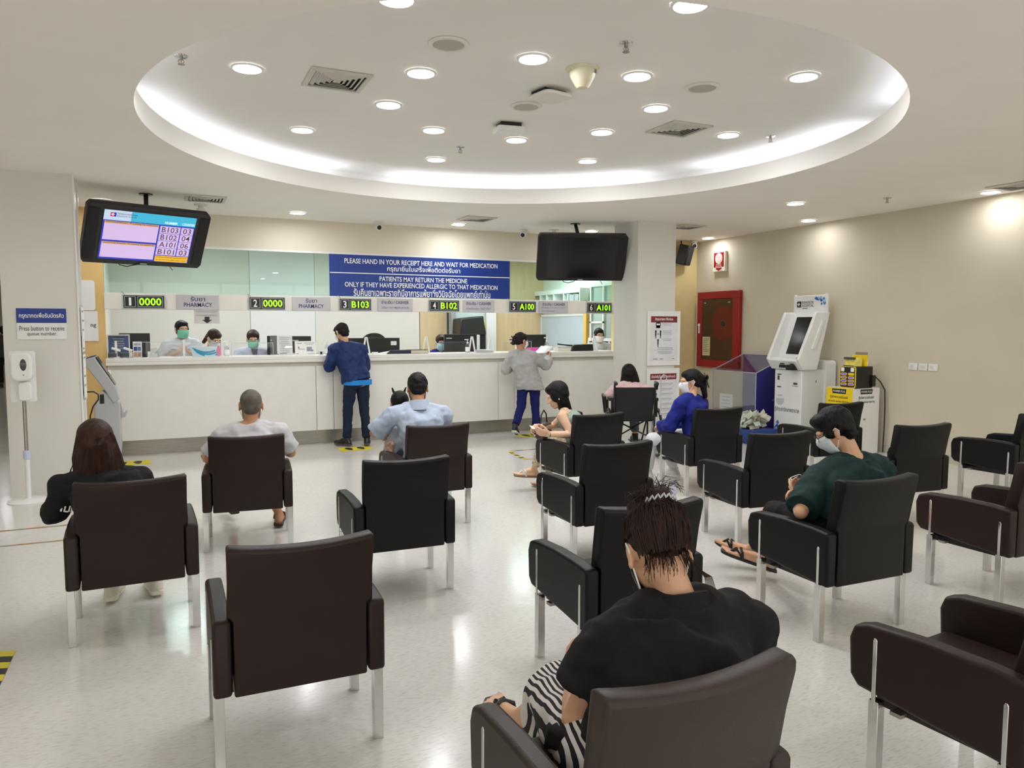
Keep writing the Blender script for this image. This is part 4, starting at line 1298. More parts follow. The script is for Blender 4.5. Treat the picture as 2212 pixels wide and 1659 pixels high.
for k in range(16):
    m.mi = k % 3
    x, z = .1 + .16 * random.random(), 1.99 - .1 * random.random()
    z = max(z, 1.93 + (.26 - x) * .3) if x < .2 else z
    s = .016 + .012 * random.random()
    m.add([(x - s, -.2425 - .0002 * k, z), (x, -.2425 - .0002 * k, z - s), (x + s, -.2425 - .0002 * k, z), (x, -.2425 - .0002 * k, z + s)], [(0, 1, 2, 3)])
obj('facet_print', m, M_BLU, t)
m = MB()
for k in range(9):
    m.mi = k % 3
    x, s = -.2 + .035 * k, .03 - .002 * k
    z = .08 + (.34 - .035 * k) * random.random()
    m.add([(x - s, -.6012 - .0002 * k, z), (x, -.6012 - .0002 * k, z - s * 1.3), (x + s * 1.2, -.6012 - .0002 * k, z), (x, -.6012 - .0002 * k, z + s * 1.3)], [(0, 1, 2, 3)])
for k in range(14):
    m.mi = (k * 2) % 3
    x, z, s = -.19 + .3 * random.random(), .06 + .16 * random.random(), .05
    m.add([(x - s, -.6035 - .0002 * k, z), (x, -.6035 - .0002 * k, z - s), (x + s, -.6035 - .0002 * k, z), (x, -.6035 - .0002 * k, z + s)], [(0, 1, 2, 3)])
obj('diamond_print', m, M_BLU, t)
m = MB(); word(m, 'ตู้ชำระค่ารักษาพยาบาล', -.01, .47, .43, .085, True, -.6015); obj('thai_lettering', m, M_DGREY, t)
m = MB()
m.b2((-.19, -.603, .94), (-.12, -.6, .955)); m.b2((-.19, -.603, .77), (-.12, -.6, .785)); m.b2((-.185, -.603, .87), (-.15, -.6, .93)); m.b2((.1, -.603, .82), (.17, -.6, .85)); m.b2((.08, -.603, .8), (.18, -.6, .806))
m.b2((.243, -.35, .85), (.245, -.34, .88))
obj('slot_print', m, M_DGREY, t)
m = MB(); m.prism([(-.2, .62), (-.06, .62), (-.06, .57), (-.1, .53), (-.16, .53), (-.2, .57)], -.603, -.6, 'y'); m.b2((-.17, -.606, .655), (-.09, -.6, .67)); obj('receipt_slot', m, M_LGREY, t)
m = MB(); m.b2((-.08, -.69, 1.045), (.02, -.645, 1.085)); m.b2((-.06, -.695, 1.095), (.02, -.66, 1.11)); obj('card_slot', m, M_BLACK, t, bevel=.004)
m = MB(); m.b2((.09, -.74, 1.02), (.19, -.62, 1.09)); m.loft([[V((.11, -.72, 1.07)), V((.17, -.72, 1.07)), V((.17, -.66, 1.07)), V((.11, -.66, 1.07))], [V((.16, -.62, 1.19)), V((.22, -.62, 1.19)), V((.22, -.58, 1.19)), V((.16, -.58, 1.19))]]); obj('scanner', m, M_BLACK, t, bevel=.006)
m = MB(); m.prism([(-.5, 1.3), (-.33, 1.68), (-.29, 1.68), (-.44, 1.3)], .285, .31, 'x'); obj('side_rail', m, M_K, t, bevel=.004)

t = thing('collection_box', 'purple and clear acrylic collection box with a sloping lid beside the kiosk', 'box', (8.25, 8.57, 0), TURN)
m = MB(); m.b2((-.46, -.05, 0), (.46, -.03, 1.18)); obj('back_board', m, M_PURPLE, t)
m = MB(); m.prism([(-.64, 0), (-.05, 0), (-.05, 1.17), (-.64, .935)], .45, .46, 'x'); obj('side_board', m, mat('indigo board', '#2c2a78', .4), t)
m = MB(); m.b2((-.45, -.645, 0), (.46, -.637, .94)); obj('front_pane', m, M_CLEAR, t)
m = MB(); m.prism([(-.64, 0), (-.05, 0), (-.05, 1.17), (-.64, .935)], -.46, -.452, 'x'); obj('side_pane', m, M_CLEAR, t)
m = MB(); m.prism([(-.645, .936), (-.05, 1.172), (-.05, 1.18), (-.645, .944)], -.46, .46, 'x'); obj('lid_pane', m, M_CLEAR, t)
m = MB()
for a, b in [((-.46, -.645, .94), (.46, -.645, .94)), ((-.46, -.645, .94), (-.46, -.05, 1.176)), ((.46, -.645, .94), (.46, -.05, 1.176)), ((.46, -.645, 0), (.46, -.645, .94)), ((-.46, -.645, 0), (-.46, -.645, .94)), ((-.46, -.05, 1.176), (.46, -.05, 1.176))]:
    m.cyl(a, b, .007, n=6)
obj('edge_strip', m, mat('acrylic edge', '#b4aac4', .3), t)
m = MB(); m.b2((-.42, -.64, 0), (.44, -.06, .05)); obj('base_board', m, M_PURPLE, t)
m = MB(); m.cyl((.475, -.33, .55), (.46, -.33, .55), .015); obj('lock', m, M_CHROME, t)
m = MB(); m.b2((-.3, -.636, .35), (-.02, -.633, .6)); obj('paper_notice', m, M_PAPER, t)
m = MB()
for k in range(4): m.b2((-.26, -.6372, .55 - .05 * k), (-.06 - .03 * (k % 2), -.6364, .556 - .05 * k))
obj('notice_print', m, M_PRINT, t)

t = thing('paper_bin', 'dark blue bin full of folded notes on the floor before the collection box', 'bin', (7.38, 7.88, 0))
m = MB(); m.loft([[V((-.19, -.17, 0)), V((.19, -.17, 0)), V((.19, .17, 0)), V((-.19, .17, 0))], [V((-.23, -.2, .2)), V((.23, -.2, .2)), V((.23, .2, .2)), V((-.23, .2, .2))]]); obj('bin', m, mat('bin blue', '#1f3f88', .4), t, bevel=.01)
m = MB(); m.b2((-.06, -.215, .09), (.06, -.2, .14)); obj('sticker', m, M_PAPER, t)
NOTE = [mat('pale green note', '#c6d0bc', .75, var=.12, vscale=30), mat('cream note', '#d8d4c0', .75, var=.12, vscale=30), mat('white note', '#dfe0da', .75, var=.08, vscale=30)]
random.seed(11)
protos = []
for k in range(34):
    lvl = k / 34
    a, r = random.random() * 2 * PI, .21 * math.sqrt(random.random()) * (1.1 - .8 * max(0, lvl - .4))
    x, y, z = 7.38 + r * math.cos(a), 7.88 + r * math.sin(a) * .85, .2 + .19 * lvl
    m = MB()
    w, h, f = .07, .11, .03
    m.loft([[V((-w, -h / 2, 0)), V((-w * .3, -h / 2, f)), V((w * .3, -h / 2, -f * .4)), V((w, -h / 2, f * .8))], [V((-w, h / 2, f * .3)), V((-w * .3, h / 2, f * 1.2)), V((w * .3, h / 2, 0)), V((w, h / 2, f))]], caps=False, closed=False)
    o = obj('folded_note', m, NOTE[k % 3], None, (x, y, z), smooth=0)
    o.rotation_euler = (random.uniform(-1.1, 1.1), random.uniform(-1.0, 1.0), random.uniform(0, 6.28))
    s = o.modifiers.new('sheet', 'SOLIDIFY'); s.thickness = .002
    tag(o, 'folded pale green or cream paper note heaped in the dark blue bin', 'paper note', 'folded notes in the blue bin')

t = thing('power_bank_stand', 'white and yellow cabinet for power bank rental against the right wall', 'cabinet', (8.2, 6.76, 0), TURN)
m = MB(); m.b2((-.2, -.49, 0), (.2, -.01, .83)); obj('cabinet', m, M_WHITE, t, bevel=.006)
m = MB(); m.b2((-.2, -.494, .45), (.2, -.489, .828)); obj('yellow_front', m, M_YELLOW, t)
def bank_print(M):
    m = MB()
    m.mi = 0
    m.add([M @ V(p) for p in [(-.11, 0, .815), (.11, 0, .815), (.1, 0, .755), (-.1, 0, .755)]], [(0, 1, 2, 3)])
    word(m, 'ตู้เช่าพาวเวอร์แบงค์', 0, .71, .27, .05, True, 0, M)
    word(m, 'POWER BANK RENTAL', 0, .655, .32, .024, True, 0, M)
    m.mi = 1
    word(m, 'POWER PLUS', 0, .785, .18, .026, True, -.001, M)
    return m
obj('front_lettering', bank_print(Matrix.Translation((0, -.4955, 0))), [M_BLACK, M_LETTER], t)
obj('side_lettering', bank_print(Matrix.Translation((.202, -.25, 0)) @ Matrix.Rotation(PI / 2, 4, 'Z')), [M_BLACK, M_LETTER], t)
m = MB(); m.b2((.2, -.42, .3), (.203, -.37, .55)); obj('side_panel', m, M_LGREY, t)
m = MB(); m.b2((.2, -.42, .3), (.2045, -.37, .312)); obj('red_mark', m, M_RED, t)
m = MB(); m.b2((.2, -.29, .43), (.212, -.26, .45)); obj('latch', m, M_GREY, t)
t = thing('power_bank_machine', 'black power bank machine with yellow slots on top of the rental cabinet', 'machine', (8.16, 6.66, .831), TURN)
m = MB(); m.b2((-.12, -.42, 0), (.115, -.12, .27)); obj('casing', m, M_BLACK, t, bevel=.012)
m = MB()
m.prism(rrect(.235, .27, .03), -.428, -.42, 'y', Matrix.Translation((-.002, 0, .135)))
obj('front_border', m, M_YELLOW, t)
m = MB(); m.prism(rrect(.215, .25, .024), -.431, -.428, 'y', Matrix.Translation((-.002, 0, .137))); obj('front_plate', m, mat('plum black', '#1c0f1e', .3), t)
for k in range(8):
    c, r = k % 2, k // 2
    x, z = -.055 + .108 * c, .175 - .042 * r
    m = MB(); m.prism(rrect(.09, .032, .014), -.434, -.431, 'y', Matrix.Translation((x, 0, z))); s_ = obj('charging_slot', m, M_YELLOW, t)
    if k != 1:
        m = MB(); m.prism(rrect(.07, .014, .006), -.4355, -.434, 'y', Matrix.Translation((x, 0, z))); obj('slot_light', m, mat('violet slot', '#4a30b0', .4, var=0, emis=.5), s_)
for x in (-.075, .07):
    m = MB(); m.prism(rrect(.05, .05, .01), -.434, -.431, 'y', Matrix.Translation((x, 0, .23))); obj('code_plate', m, M_PAPER, t)
m = MB(); m.b2((.08, -.16, .02), (.14, -.1, .16)); obj('power_supply', m, M_BLACK, t)
t = thing('price_card', 'yellow folded card standing on the power bank machine, lower front one', 'card', (7.82, 6.67, 1.102), TURN)
m = MB(); m.loft([[V((-.085, -.05, 0)), V((.06, -.05, 0)), V((.1, .05, 0)), V((-.05, .05, 0))], [V((-.08, -.03, .11)), V((.065, -.03, .11)), V((.1, .05, .11)), V((-.05, .05, .11))]]); obj('card', m, mat('yellow white print', '#e2d264', .6, var=.2, vscale=30), t)
m = MB(); m.b2((-.083, -.06, .085), (.067, -.028, .113)); m.b2((-.088, -.058, 0), (.062, -.048, .01)); obj('dark_band', m, M_DGREY, t)
t = thing('price_card', 'yellow card with a grey top rising behind the lower card on the power bank machine', 'card', (7.9, 6.64, 1.102), TURN)
m = MB(); m.b2((-.06, 0, 0), (.1, .03, .145)); m.b2((-.1, -.01, .1), (-.06, .03, .14)); obj('card', m, M_YELLOW, t, bevel=.003)
m = MB(); m.b2((-.06, -.004, .145), (.1, .03, .175)); obj('grey_top', m, mat('taupe print', '#8c827c', .6), t, bevel=.003)
t = thing('charging_lead', 'black lead curving from the power bank machine down beside the rental cabinet', 'lead', (8.2, 6.6, .0))
m = MB(); m.tube([(-.06, .1, .97), (-.0, .04, .96), (.02, -.02, .9), (.03, -.08, .8), (.03, -.09, .6), (.03, -.09, .3), (.03, -.08, .012)], .008); obj('lead', m, M_BLACK, t)

# ------------------------------------------------------------------ floor marks
def footmark(x, y, rot, label):
    t = thing('floor_sticker', label, 'floor sticker', (x, y, 0.001), rot, 'yellow footprint stickers')
    m = MB(); m.b2((-.21, -.15, 0), (.21, .15, .0015)); obj('sheet', m, M_TAPEY, t)
    m = MB()
    for s in (-1, 1):
        pts = [(s * .08 + .05 * math.cos(a) * (1 if math.sin(a) > 0 else .75), .01 + .11 * math.sin(a)) for a in [2 * PI * k / 20 for k in range(20)]]
        m.add([(p[0], p[1], .0022) for p in pts], [tuple(range(20))])
    obj('footprint', m, M_TAPEK, t)
footmark(2.27, 9.68, 0.05, 'yellow footprint sticker on the floor under the standing man in blue')
footmark(4.9, 9.8, 0.05, 'yellow footprint sticker on the floor under the woman in the grey cardigan')
footmark(-.36, 9.75, 0.05, 'yellow footprint sticker on the floor at counter one, behind the long-haired woman')


def tape(pts, w, label, name='floor_tape', stripes=.08, cols=None):
    t = thing(name, label, 'floor tape', (pts[0][0], pts[0][1], 0.001))
    m = MB()
    o = V((pts[0][0], pts[0][1], 0))
    for a, b in zip(pts[:-1], pts[1:]):
        a, b = V((*a, 0)), V((*b, 0))
        d = (b - a).normalized()
        nrm = V((-d.y, d.x, 0)) * (w / 2)
        L, k, x = (b - a).length, 0, 0.0
        sh = d * min(w * .6, stripes * .5)
        while x < L - 1e-4:
            x1 = min(L, x + stripes)
            m.mi = k % 2
            p, q = a + d * x - o, a + d * x1 - o
            z = V((0, 0, .001))
            m.add([p - nrm + z, q - nrm + z, q + nrm + sh + z, p + nrm + sh + z], [(0, 1, 2, 3)])
            x, k = x1, k + 1
    obj('strip', m, cols or [M_TAPEY, M_TAPEK], t, smooth=0)
tape([(4.0, 8.65), (3.93, 8.02)], .05, 'short yellow and black floor tape beside the feet of the girl in green', stripes=.09)
tape([(3.93, 8.02), (4.6, 8.02)], .025, 'thin dashed floor tape, nearer line before the counter queue', stripes=.1, cols=[M_ORANGE, M_TAPEK])
tape([(4.0, 8.65), (4.7, 8.65)], .025, 'thin dashed floor tape, farther line before the counter queue', stripes=.1, cols=[M_ORANGE, M_TAPEK])
tape([(-2.2, 6.9), (-.3, 6.87)], .03, 'thin worn orange floor tape by the sanitiser stand, farther of two', stripes=.12, cols=[M_ORANGE, mat('worn tape', '#a89a80', .6)])
tape([(-2.2, 6.42), (-.3, 6.38)], .03, 'thin worn orange floor tape by the sanitiser stand, nearer of two', stripes=.12, cols=[M_ORANGE, mat('worn tape', '#a89a80', .6)])
tape([(-.74, 4.3), (-.74, 2.6)], .1, 'broad black and yellow hazard tape at the near left edge', stripes=.07)


# ------------------------------------------------------------------ the armchairs
def leather(name, hexs):
    return mat(name, hexs, .42, var=.08, vscale=5, bump=.12, bscale=260, spec=.25)
BROWN, BLACKL = leather('brown leather', '#2a1d1a'), leather('black leather', '#0f0e0e')
TAUPE = leather('worn taupe leather', '#3a302c')


def make_chair(leath):
    t = thing('armchair', 'x', 'armchair')
    prof = [(-.268, .292), (.275, .335), (.305, .37), (.312, .5), (.295, .548), (.24, .567), (.05, .578), (-.15, .576), (-.262, .566), (-.27, .55)]
    for s in (-1, 1):
        m = MB(); m.prism(prof, s * .24, s * .303, 'x')
        obj('armrest', m, leath, t, bevel=.014, seg=3)
    # curved, leaning back with a tapering plan
    m = MB()
    rows = [(.288, -.268, .234), (.56, -.268, .237), (.585, -.272, .247), (.70, -.298, .252), (.80, -.32, .256), (.828, -.322, .254), (.836, -.31, .25)]
    front = [(.836, -.262, .25), (.826, -.245, .25), (.70, -.222, .248), (.57, -.19, .24), (.45, -.175, .235), (.288, -.175, .234)]
    rings = []
    nx = 12
    for z, y, hw in rows + front:
        bow = .024 * max(0, min(1, (z - .4) / .4))
        rings.append([V((hw * (2 * i / nx - 1), y - bow * (1 - (2 * i / nx - 1) ** 2), z - .014 * max(0, min(1, (z - .6) / .2)) * (1 - (2 * i / nx - 1) ** 2))) for i in range(nx + 1)])
    m.loft(rings + [rings[0]], caps=False, closed=False)
    n = nx + 1
    L = len(rings)
    for j in (0, nx):
        m.add([rings[i][j] for i in range(L)], [tuple(range(L))])
    o = obj('backrest', m, leath, t, smooth=35)
    w = o.modifiers.new('weld', 'WELD'); w.merge_threshold = .0005
    b = o.modifiers.new('bevel', 'BEVEL'); b.width = .008; b.segments = 2; b.limit_method = 'ANGLE'; b.angle_limit = R(50)
    m = MB(); m.b2((-.238, -.18, .30), (.238, .285, .43)); obj('seat', m, leath, t, bevel=.03, seg=3)
    m = MB(); m.b2((-.236, -.175, .27), (.236, .24, .302)); obj('seat_frame', m, M_BLACK, t)
    for sx in (-1, 1):
        for sy in (-1, 1):
            m = MB()
            x0, x1 = (sx * .266, sx * .3035)
            y = sy * .209
            m.b2((x0, y - .018, 0), (x1, y + .018, .31 if sy > 0 else .298))
            top = .53 if sy > 0 else .49
            zz = [(.28, -.0075), (.28, .0075), (top - .008, .0075), (top, .004), (top, -.004), (top - .008, -.0075)]
            m.prism([(y + a, z) for z, a in zz], sx * .300, sx * .3055, 'x')
            obj('leg', m, M_CHROME, t, bevel=.002)
        m = MB(); m.b2((sx * .2, .13, .272), (sx * .27, .17, .285)); obj('bracket', m, M_STEEL, t)
    return t


kinds = {}
def chair(kind, x, y, deg, label):
    g = 'upholstered waiting room armchairs'
    if kind not in kinds:
        kinds[kind] = make_chair({'brown': BROWN, 'black': BLACKL, 'taupe': TAUPE}[kind])
        c = kinds[kind]
        c.location = (x, y, 0); c.rotation_euler = (0, 0, R(deg)); c['label'] = label; c['group'] = g
        return c
    return dup(kinds[kind], (x, y, 0), R(deg), label, g)

for a in [
    ('brown', -.161, 4.422, 1.5, 'brown armchair holding the long-haired woman in black, at the left'),
    ('brown', .556, 5.782, -6, 'brown armchair holding the man in a grey T-shirt'),
    ('black', 1.273, 4.415, -2.1, 'empty black armchair behind the brown chair of the man with a child'),
    ('brown', 1.93, 5.783, 1.4, 'brown armchair holding the man in a light blue shirt with a child'),
    ('brown', .434, 2.965, -.7, 'large empty brown armchair in front, seen squarely from behind'),
    ('black', 3.439, 5.864, 2.4, 'black armchair holding the girl in a green sleeveless top'),
    ('black', 2.694, 4.398, -.4, 'empty black armchair just behind the girl in green'),
    ('black', 1.89, 2.905, -1.1, 'empty black armchair directly beyond the head with a hair bun'),
    ('taupe', 1.041, 1.548, -.3, 'worn brown armchair nearest the camera holding the woman with a bun'),
    ('black', 4.735, 5.793, -4.6, 'black armchair holding the woman in a blue blazer'),
    ('black', 4.044, 4.31, -5.6, 'empty black armchair beyond the man in dark green, towards the wheelchair'),
    ('black', 3.253, 2.878, -1.7, 'black armchair holding the man in a dark green T-shirt'),
    ('black', 6.209, 5.671, -6.3, 'empty black armchair in front of the power bank cabinet'),
    ('black', 5.402, 4.182, -7.2, 'empty black armchair behind the right shoulder of the man in dark green'),
    ('black', 7.018, 4.286, 2.5, 'empty black armchair by the right wall, cut by the photo edge'),
    ('brown', 4.549, 2.807, .7, 'empty brown armchair beside the man in dark green, cut by the photo edge'),
    ('brown', 2.483, 1.531, 4.7, 'empty brown armchair in the bottom right corner of the photo')]:
    chair(*a)

# ------------------------------------------------------------------ wheelchair
t = thing('wheelchair', 'black wheelchair with push handles and a thin pole, in front of the column', 'wheelchair', (5.28, 7.77, 0), R(-25))
M_WC = mat('wheelchair fabric', '#141317', .75, var=.1, bump=.1)
m = MB(); m.loft([[V((-.225, -.2, .47)), V((.225, -.2, .47)), V((.225, -.17, .47)), V((-.225, -.17, .47))], [V((-.235, -.23, .70)), V((.235, -.23, .70)), V((.235, -.2, .70)), V((-.235, -.2, .70))], [V((-.24, -.25, .86)), V((.24, -.25, .86)), V((.24, -.22, .86)), V((-.24, -.22, .86))]]); obj('backrest', m, M_WC, t, bevel=.01)
m = MB(); m.b2((-.225, -.2, .44), (.225, .24, .48)); obj('seat', m, M_WC, t, bevel=.012)
m = MB()
for s in (-1, 1):
    x = s * .245
    m.tube([(x, .24, .1), (x, .24, .46), (x, -.2, .46), (x, -.2, .2)], .012)
    m.tube([(x, -.2, .3), (x, -.22, .6), (x, -.245, .88), (x, -.28, .93)], .013)
    m.tube([(x, -.2, .2), (x, .24, .2)], .012)
    m.tube([(x, .24, .46), (x * .9, .36, .25), (x * .85, .42, .12)], .011)
m.tube([(-.245, -.15, .22), (.245, .1, .45)], .01); m.tube([(.245, -.15, .22), (-.245, .1, .45)], .01)
obj('frame', m, M_BLACK, t)
for s in (-1, 1):
    m = MB(); m.cap((s * .245, -.27, .925), .02, (s * .245, -.37, .915), .022); obj('push_handle', m, M_BLACK, t)
    m = MB(); m.tube([(s * .27, -.2, .5), (s * .27, -.21, .7), (s * .27, .15, .7), (s * .27, .22, .66), (s * .27, .22, .48)], .014); m.b2((s * .245, -.18, .69), (s * .3, .15, .725)); obj('armrest', m, M_BLACK, t)
    Mw = Matrix.Translation((s * .3, -.12, .3)) @ Matrix.Rotation(PI / 2, 4, 'Y')
    m = MB(); m.lathe([(.275, -.015), (.3, -.012), (.3, .012), (.275, .015), (.275, -.015)], n=40, M=Mw, caps=False); w_ = obj('wheel', m, M_BLACK, t)
    m = MB(); m.lathe([(.262, -.01), (.276, -.01), (.276, .01), (.262, .01), (.262, -.01)], n=40, M=Mw, caps=False); m.lathe([(.001, -.03), (.025, -.03), (.025, .03), (.001, .03)], n=16, M=Mw)
    for k in range(12):
        a = 2 * PI * k / 12
        m.cyl((.02 * math.cos(a), .02 * math.sin(a), 0), (.265 * math.cos(a), .265 * math.sin(a), 0), .003, n=5, M=Mw)
    obj('rim', m, M_CHROME, w_)
    m = MB(); m.lathe([(.02, -.015), (.075, -.015), (.075, .015), (.02, .015)], n=24, M=Matrix.Translation((s * .22, .26, .075)) @ Matrix.Rotation(PI / 2, 4, 'Y')); m.tube([(s * .22, .26, .075), (s * .24, .24, .2)], .012); obj('caster', m, M_BLACK, t)
    m = MB(); m.b2((s * .05, .4, .1), (s * .22, .56, .115)); obj('footrest', m, M_BLACK, t)
m = MB(); m.cyl((.3, -.3, .06), (.3, -.3, .98), .009); m.tube([(.3, -.3, .98), (.33, -.3, 1.02), (.38, -.3, 1.0), (.36, -.3, .95)], .006); obj('pole', m, M_LGREY, t)
m = MB(); m.tube([(-.3, .25, .5), (-.33, .25, .74), (-.33, -.0, .72), (-.31, -.02, .55)], .014); obj('side_guard', m, M_BLACK, t)

# ------------------------------------------------------------------ people
def skin(name, hexs):
    return mat(name, hexs, .5, var=.05, vscale=9, bump=.02, bscale=300)
def cloth(name, hexs, var=.08, bump=.25, rough=.85, vscale=7):
    return mat(name, hexs, rough, var=var, vscale=vscale, bump=bump * 1.8, bscale=17, spec=.3)
def hairmat(name, hexs):
    return mat(name, hexs, .52, var=.45, vscale=60, bump=.35, bscale=110, stretch=(1, 1, .12), spec=.22)
SK_A, SK_B, SK_C = skin('tan skin', '#b98763'), skin('fair skin', '#d3a584'), skin('light skin', '#dfb596')
H_BLACK, H_DARK, H_BROWN = hairmat('black hair', '#100e0e'), hairmat('dark brown hair', '#1c1412'), hairmat('reddish brown hair', '#38221b')
H_GREY = mat('cropped grey hair', '#5e574f', .7, var=.3, vscale=25, bump=.4, bscale=300)
FOLD = bpy.data.textures.new('folds', 'CLOUDS')
FOLD.noise_scale = .085
FOLD.noise_depth = 1
TUFT = bpy.data.textures.new('tufts', 'CLOUDS')
TUFT.noise_scale = .03


def skinned(o, voxel, smooth_it=6, folds=0.0, tuft=0.0):
    """melts the overlapping shapes of a mesh into one continuous surface"""
    r = o.modifiers.new('melt', 'REMESH')
    r.mode = 'VOXEL'
    r.voxel_size = voxel
    r.use_smooth_shade = True
    s = o.modifiers.new('soft', 'SMOOTH')
    s.factor = .5
    s.iterations = smooth_it
    if folds or tuft:
        d = o.modifiers.new('folds', 'DISPLACE')
        d.texture = FOLD if folds else TUFT
        d.strength = folds or tuft
        d.mid_level = .5
        d.texture_coords = 'LOCAL'
    return o


def frame(c, yaw=0, pitch=0, roll=0):
    """head frame: +y is where the face looks; yaw turns left, pitch nods down, roll tips to the right"""
    return Matrix.Translation(V(c)) @ Matrix.Rotation(R(yaw), 4, 'Z') @ Matrix.Rotation(-R(pitch), 4, 'X') @ Matrix.Rotation(R(roll), 4, 'Y')


def ring(c, ux, uy, rx, ry, n=24, e=2.3):
    out = []
    for i in range(n):
        a = 2 * PI * i / n
        ca, sa = math.cos(a), math.sin(a)
        out.append(c + ux * (rx * math.copysign(abs(ca) ** (2 / e), ca)) + uy * (ry * math.copysign(abs(sa) ** (2 / e), sa)))
    return out


def torso(mb, J, inf=0.0, g=1.0, lo=0, hi=6, belly=0.0):
    byaw = R(J.get('byaw', 0))
    ax = V((math.cos(byaw), math.sin(byaw), 0))
    sx = (J['shR'] - J['shL'])
    sw = sx.length / 2
    sx = sx.normalized()
    shm = (J['shL'] + J['shR']) / 2
    pts = [J['hip'] - (J['waist'] - J['hip']).normalized() * .09, J['hip'], J['waist'], J['chest'], shm.lerp(J['neck'], .12), J['neck']]
    rad = [(.13, .10), (.165, .115), (.142, .105), (.162, .118), (max(.1, sw - .035), .085), (.062, .058)]
    fx = [ax, ax, ax.lerp(sx, .3), ax.lerp(sx, .75), sx, sx]
    rings = []
    for i in range(lo, min(hi, 6)):
        d = (pts[min(i + 1, 5)] - pts[max(i - 1, 0)]).normalized()
        u = fx[i].normalized()
        u = (u - d * u.dot(d)).normalized()
        w = d.cross(u)
        b = belly if i in (1, 2) else 0
        rings.append(ring(pts[i], u, w, rad[i][0] * g + inf, rad[i][1] * g + inf + b))
    mb.loft(rings)
    return pts


def hand(mb, wr, d, palm, side, curl=25, thumb_in=.3, s=1.0):
    """wr wrist, d towards the fingers, palm the way the palm faces, side +1 if the thumb is along d x palm"""
    d = V(d).normalized()
    p = V(palm)
    p = (p - d * p.dot(d)).normalized()
    t = d.cross(p) * side
    wr = V(wr)
    for k, (off, up, ln) in enumerate([(.029, .082, .95), (.0095, .087, 1.05), (-.0105, .083, 1.0), (-.029, .074, .8)]):
        kn = wr + d * (up * s) + t * (off * s)
        mb.cap(wr + d * .012 * s + t * off * .55 * s, .0165 * s, kn, .0115 * s, 8)
        a, q = 0.0, kn
        for seg, l, r0, r1 in ((1, .043, .0095, .0085), (2, .027, .0085, .0078), (3, .021, .0078, .0068)):
            a += R(curl * (.9, 1.25, .8)[seg - 1]) * (1 + .08 * k)
            q2 = q + (d * math.cos(a) + p * math.sin(a) + t * off * 1.6).normalized() * (l * ln * s)
            mb.cap(q, r0 * s, q2, r1 * s, 8)
            q = q2
    q = wr + d * .022 * s + t * .024 * s
    mb.cap(wr + d * .01 * s, .016 * s, q, .015 * s, 8)
    for l, r0, r1, v in ((.036, .0135, .0115, d * .75 + t * .65 + p * thumb_in), (.03, .0115, .010, d * .9 + t * .35 + p * thumb_in), (.024, .010, .008, d * 1 + t * .1 + p * thumb_in)):
        q2 = q + v.normalized() * (l * s)
        mb.cap(q, r0 * s, q2, r1 * s, 8)
        q = q2


def foot(mb, an, toe, bare=False, s=1.0, inf=0.0, side=1):
    """ankle to toes; the heel lies below and behind the ankle"""
    an, toe = V(an), V(toe)
    d = (toe - an)
    dh = V((d.x, d.y, 0)).normalized()
    heel = an - dh * .035 * s
    heel.z = an.z - .055 * s
    ball = heel.lerp(toe, .68)
    lat = V((dh.y, -dh.x, 0))
    mb.cap(an, .034 * s + inf, heel, .032 * s + inf, 10)
    mb.cap(an, .034 * s + inf, ball + V((0, 0, .012)), .026 * s + inf, 10)
    for o in (-.02, .02):
        mb.cap(heel, .027 * s + inf, ball + lat * o * s, .023 * s + inf, 10)
    if bare:
        for k in range(5):
            o = (-.032 + .016 * k) * side
            ln = (1.0, .97, .9, .82, .72)[k]
            mb.cap(ball + lat * o, .0125 * s, ball + lat * o * 1.15 + (toe - ball) * ln, (.0115 if k == 0 else .008) * s, 8)
    else:
        mb.cap(ball, .032 * s + inf, toe - (toe - ball) * .15, .025 * s + inf, 10)


def head_mesh(mb, H, s=1.0, ears=True):
    M = H @ Matrix.Scale(s, 4)
    mb.ell((0, -.014, .028), (.075, .094, .088), M)
    mb.ell((0, .018, -.03), (.063, .070, .082), M)
    mb.ell((0, .055, -.088), (.030, .026, .024), M)
    mb.ell((0, -.02, -.055), (.056, .06, .05), M)
    mb.cap((0, .086, .005), .009, (0, .103, -.032), .0125, 8, M)
    for x in (-1, 1):
        mb.ell((x * .012, .092, -.036), (.009, .010, .007), M)
        mb.ell((x * .038, .062, -.022), (.024, .022, .02), M)
        mb.cap((x * .012, .084, .02), .008, (x * .048, .07, .02), .009, 8, M)
        if ears:
            E = M @ Matrix.Translation((x * .078, -.012, -.012)) @ Matrix.Rotation(x * .35, 4, 'Z')
            mb.ell((0, 0, 0.006), (.010, .021, .030), E)
            mb.ell((x * .004, 0, -.022), (.008, .012, .014), E)
    mb.ell((0, .083, -.060), (.024, .010, .007), M)
    mb.ell((0, .080, -.070), (.021, .010, .008), M)


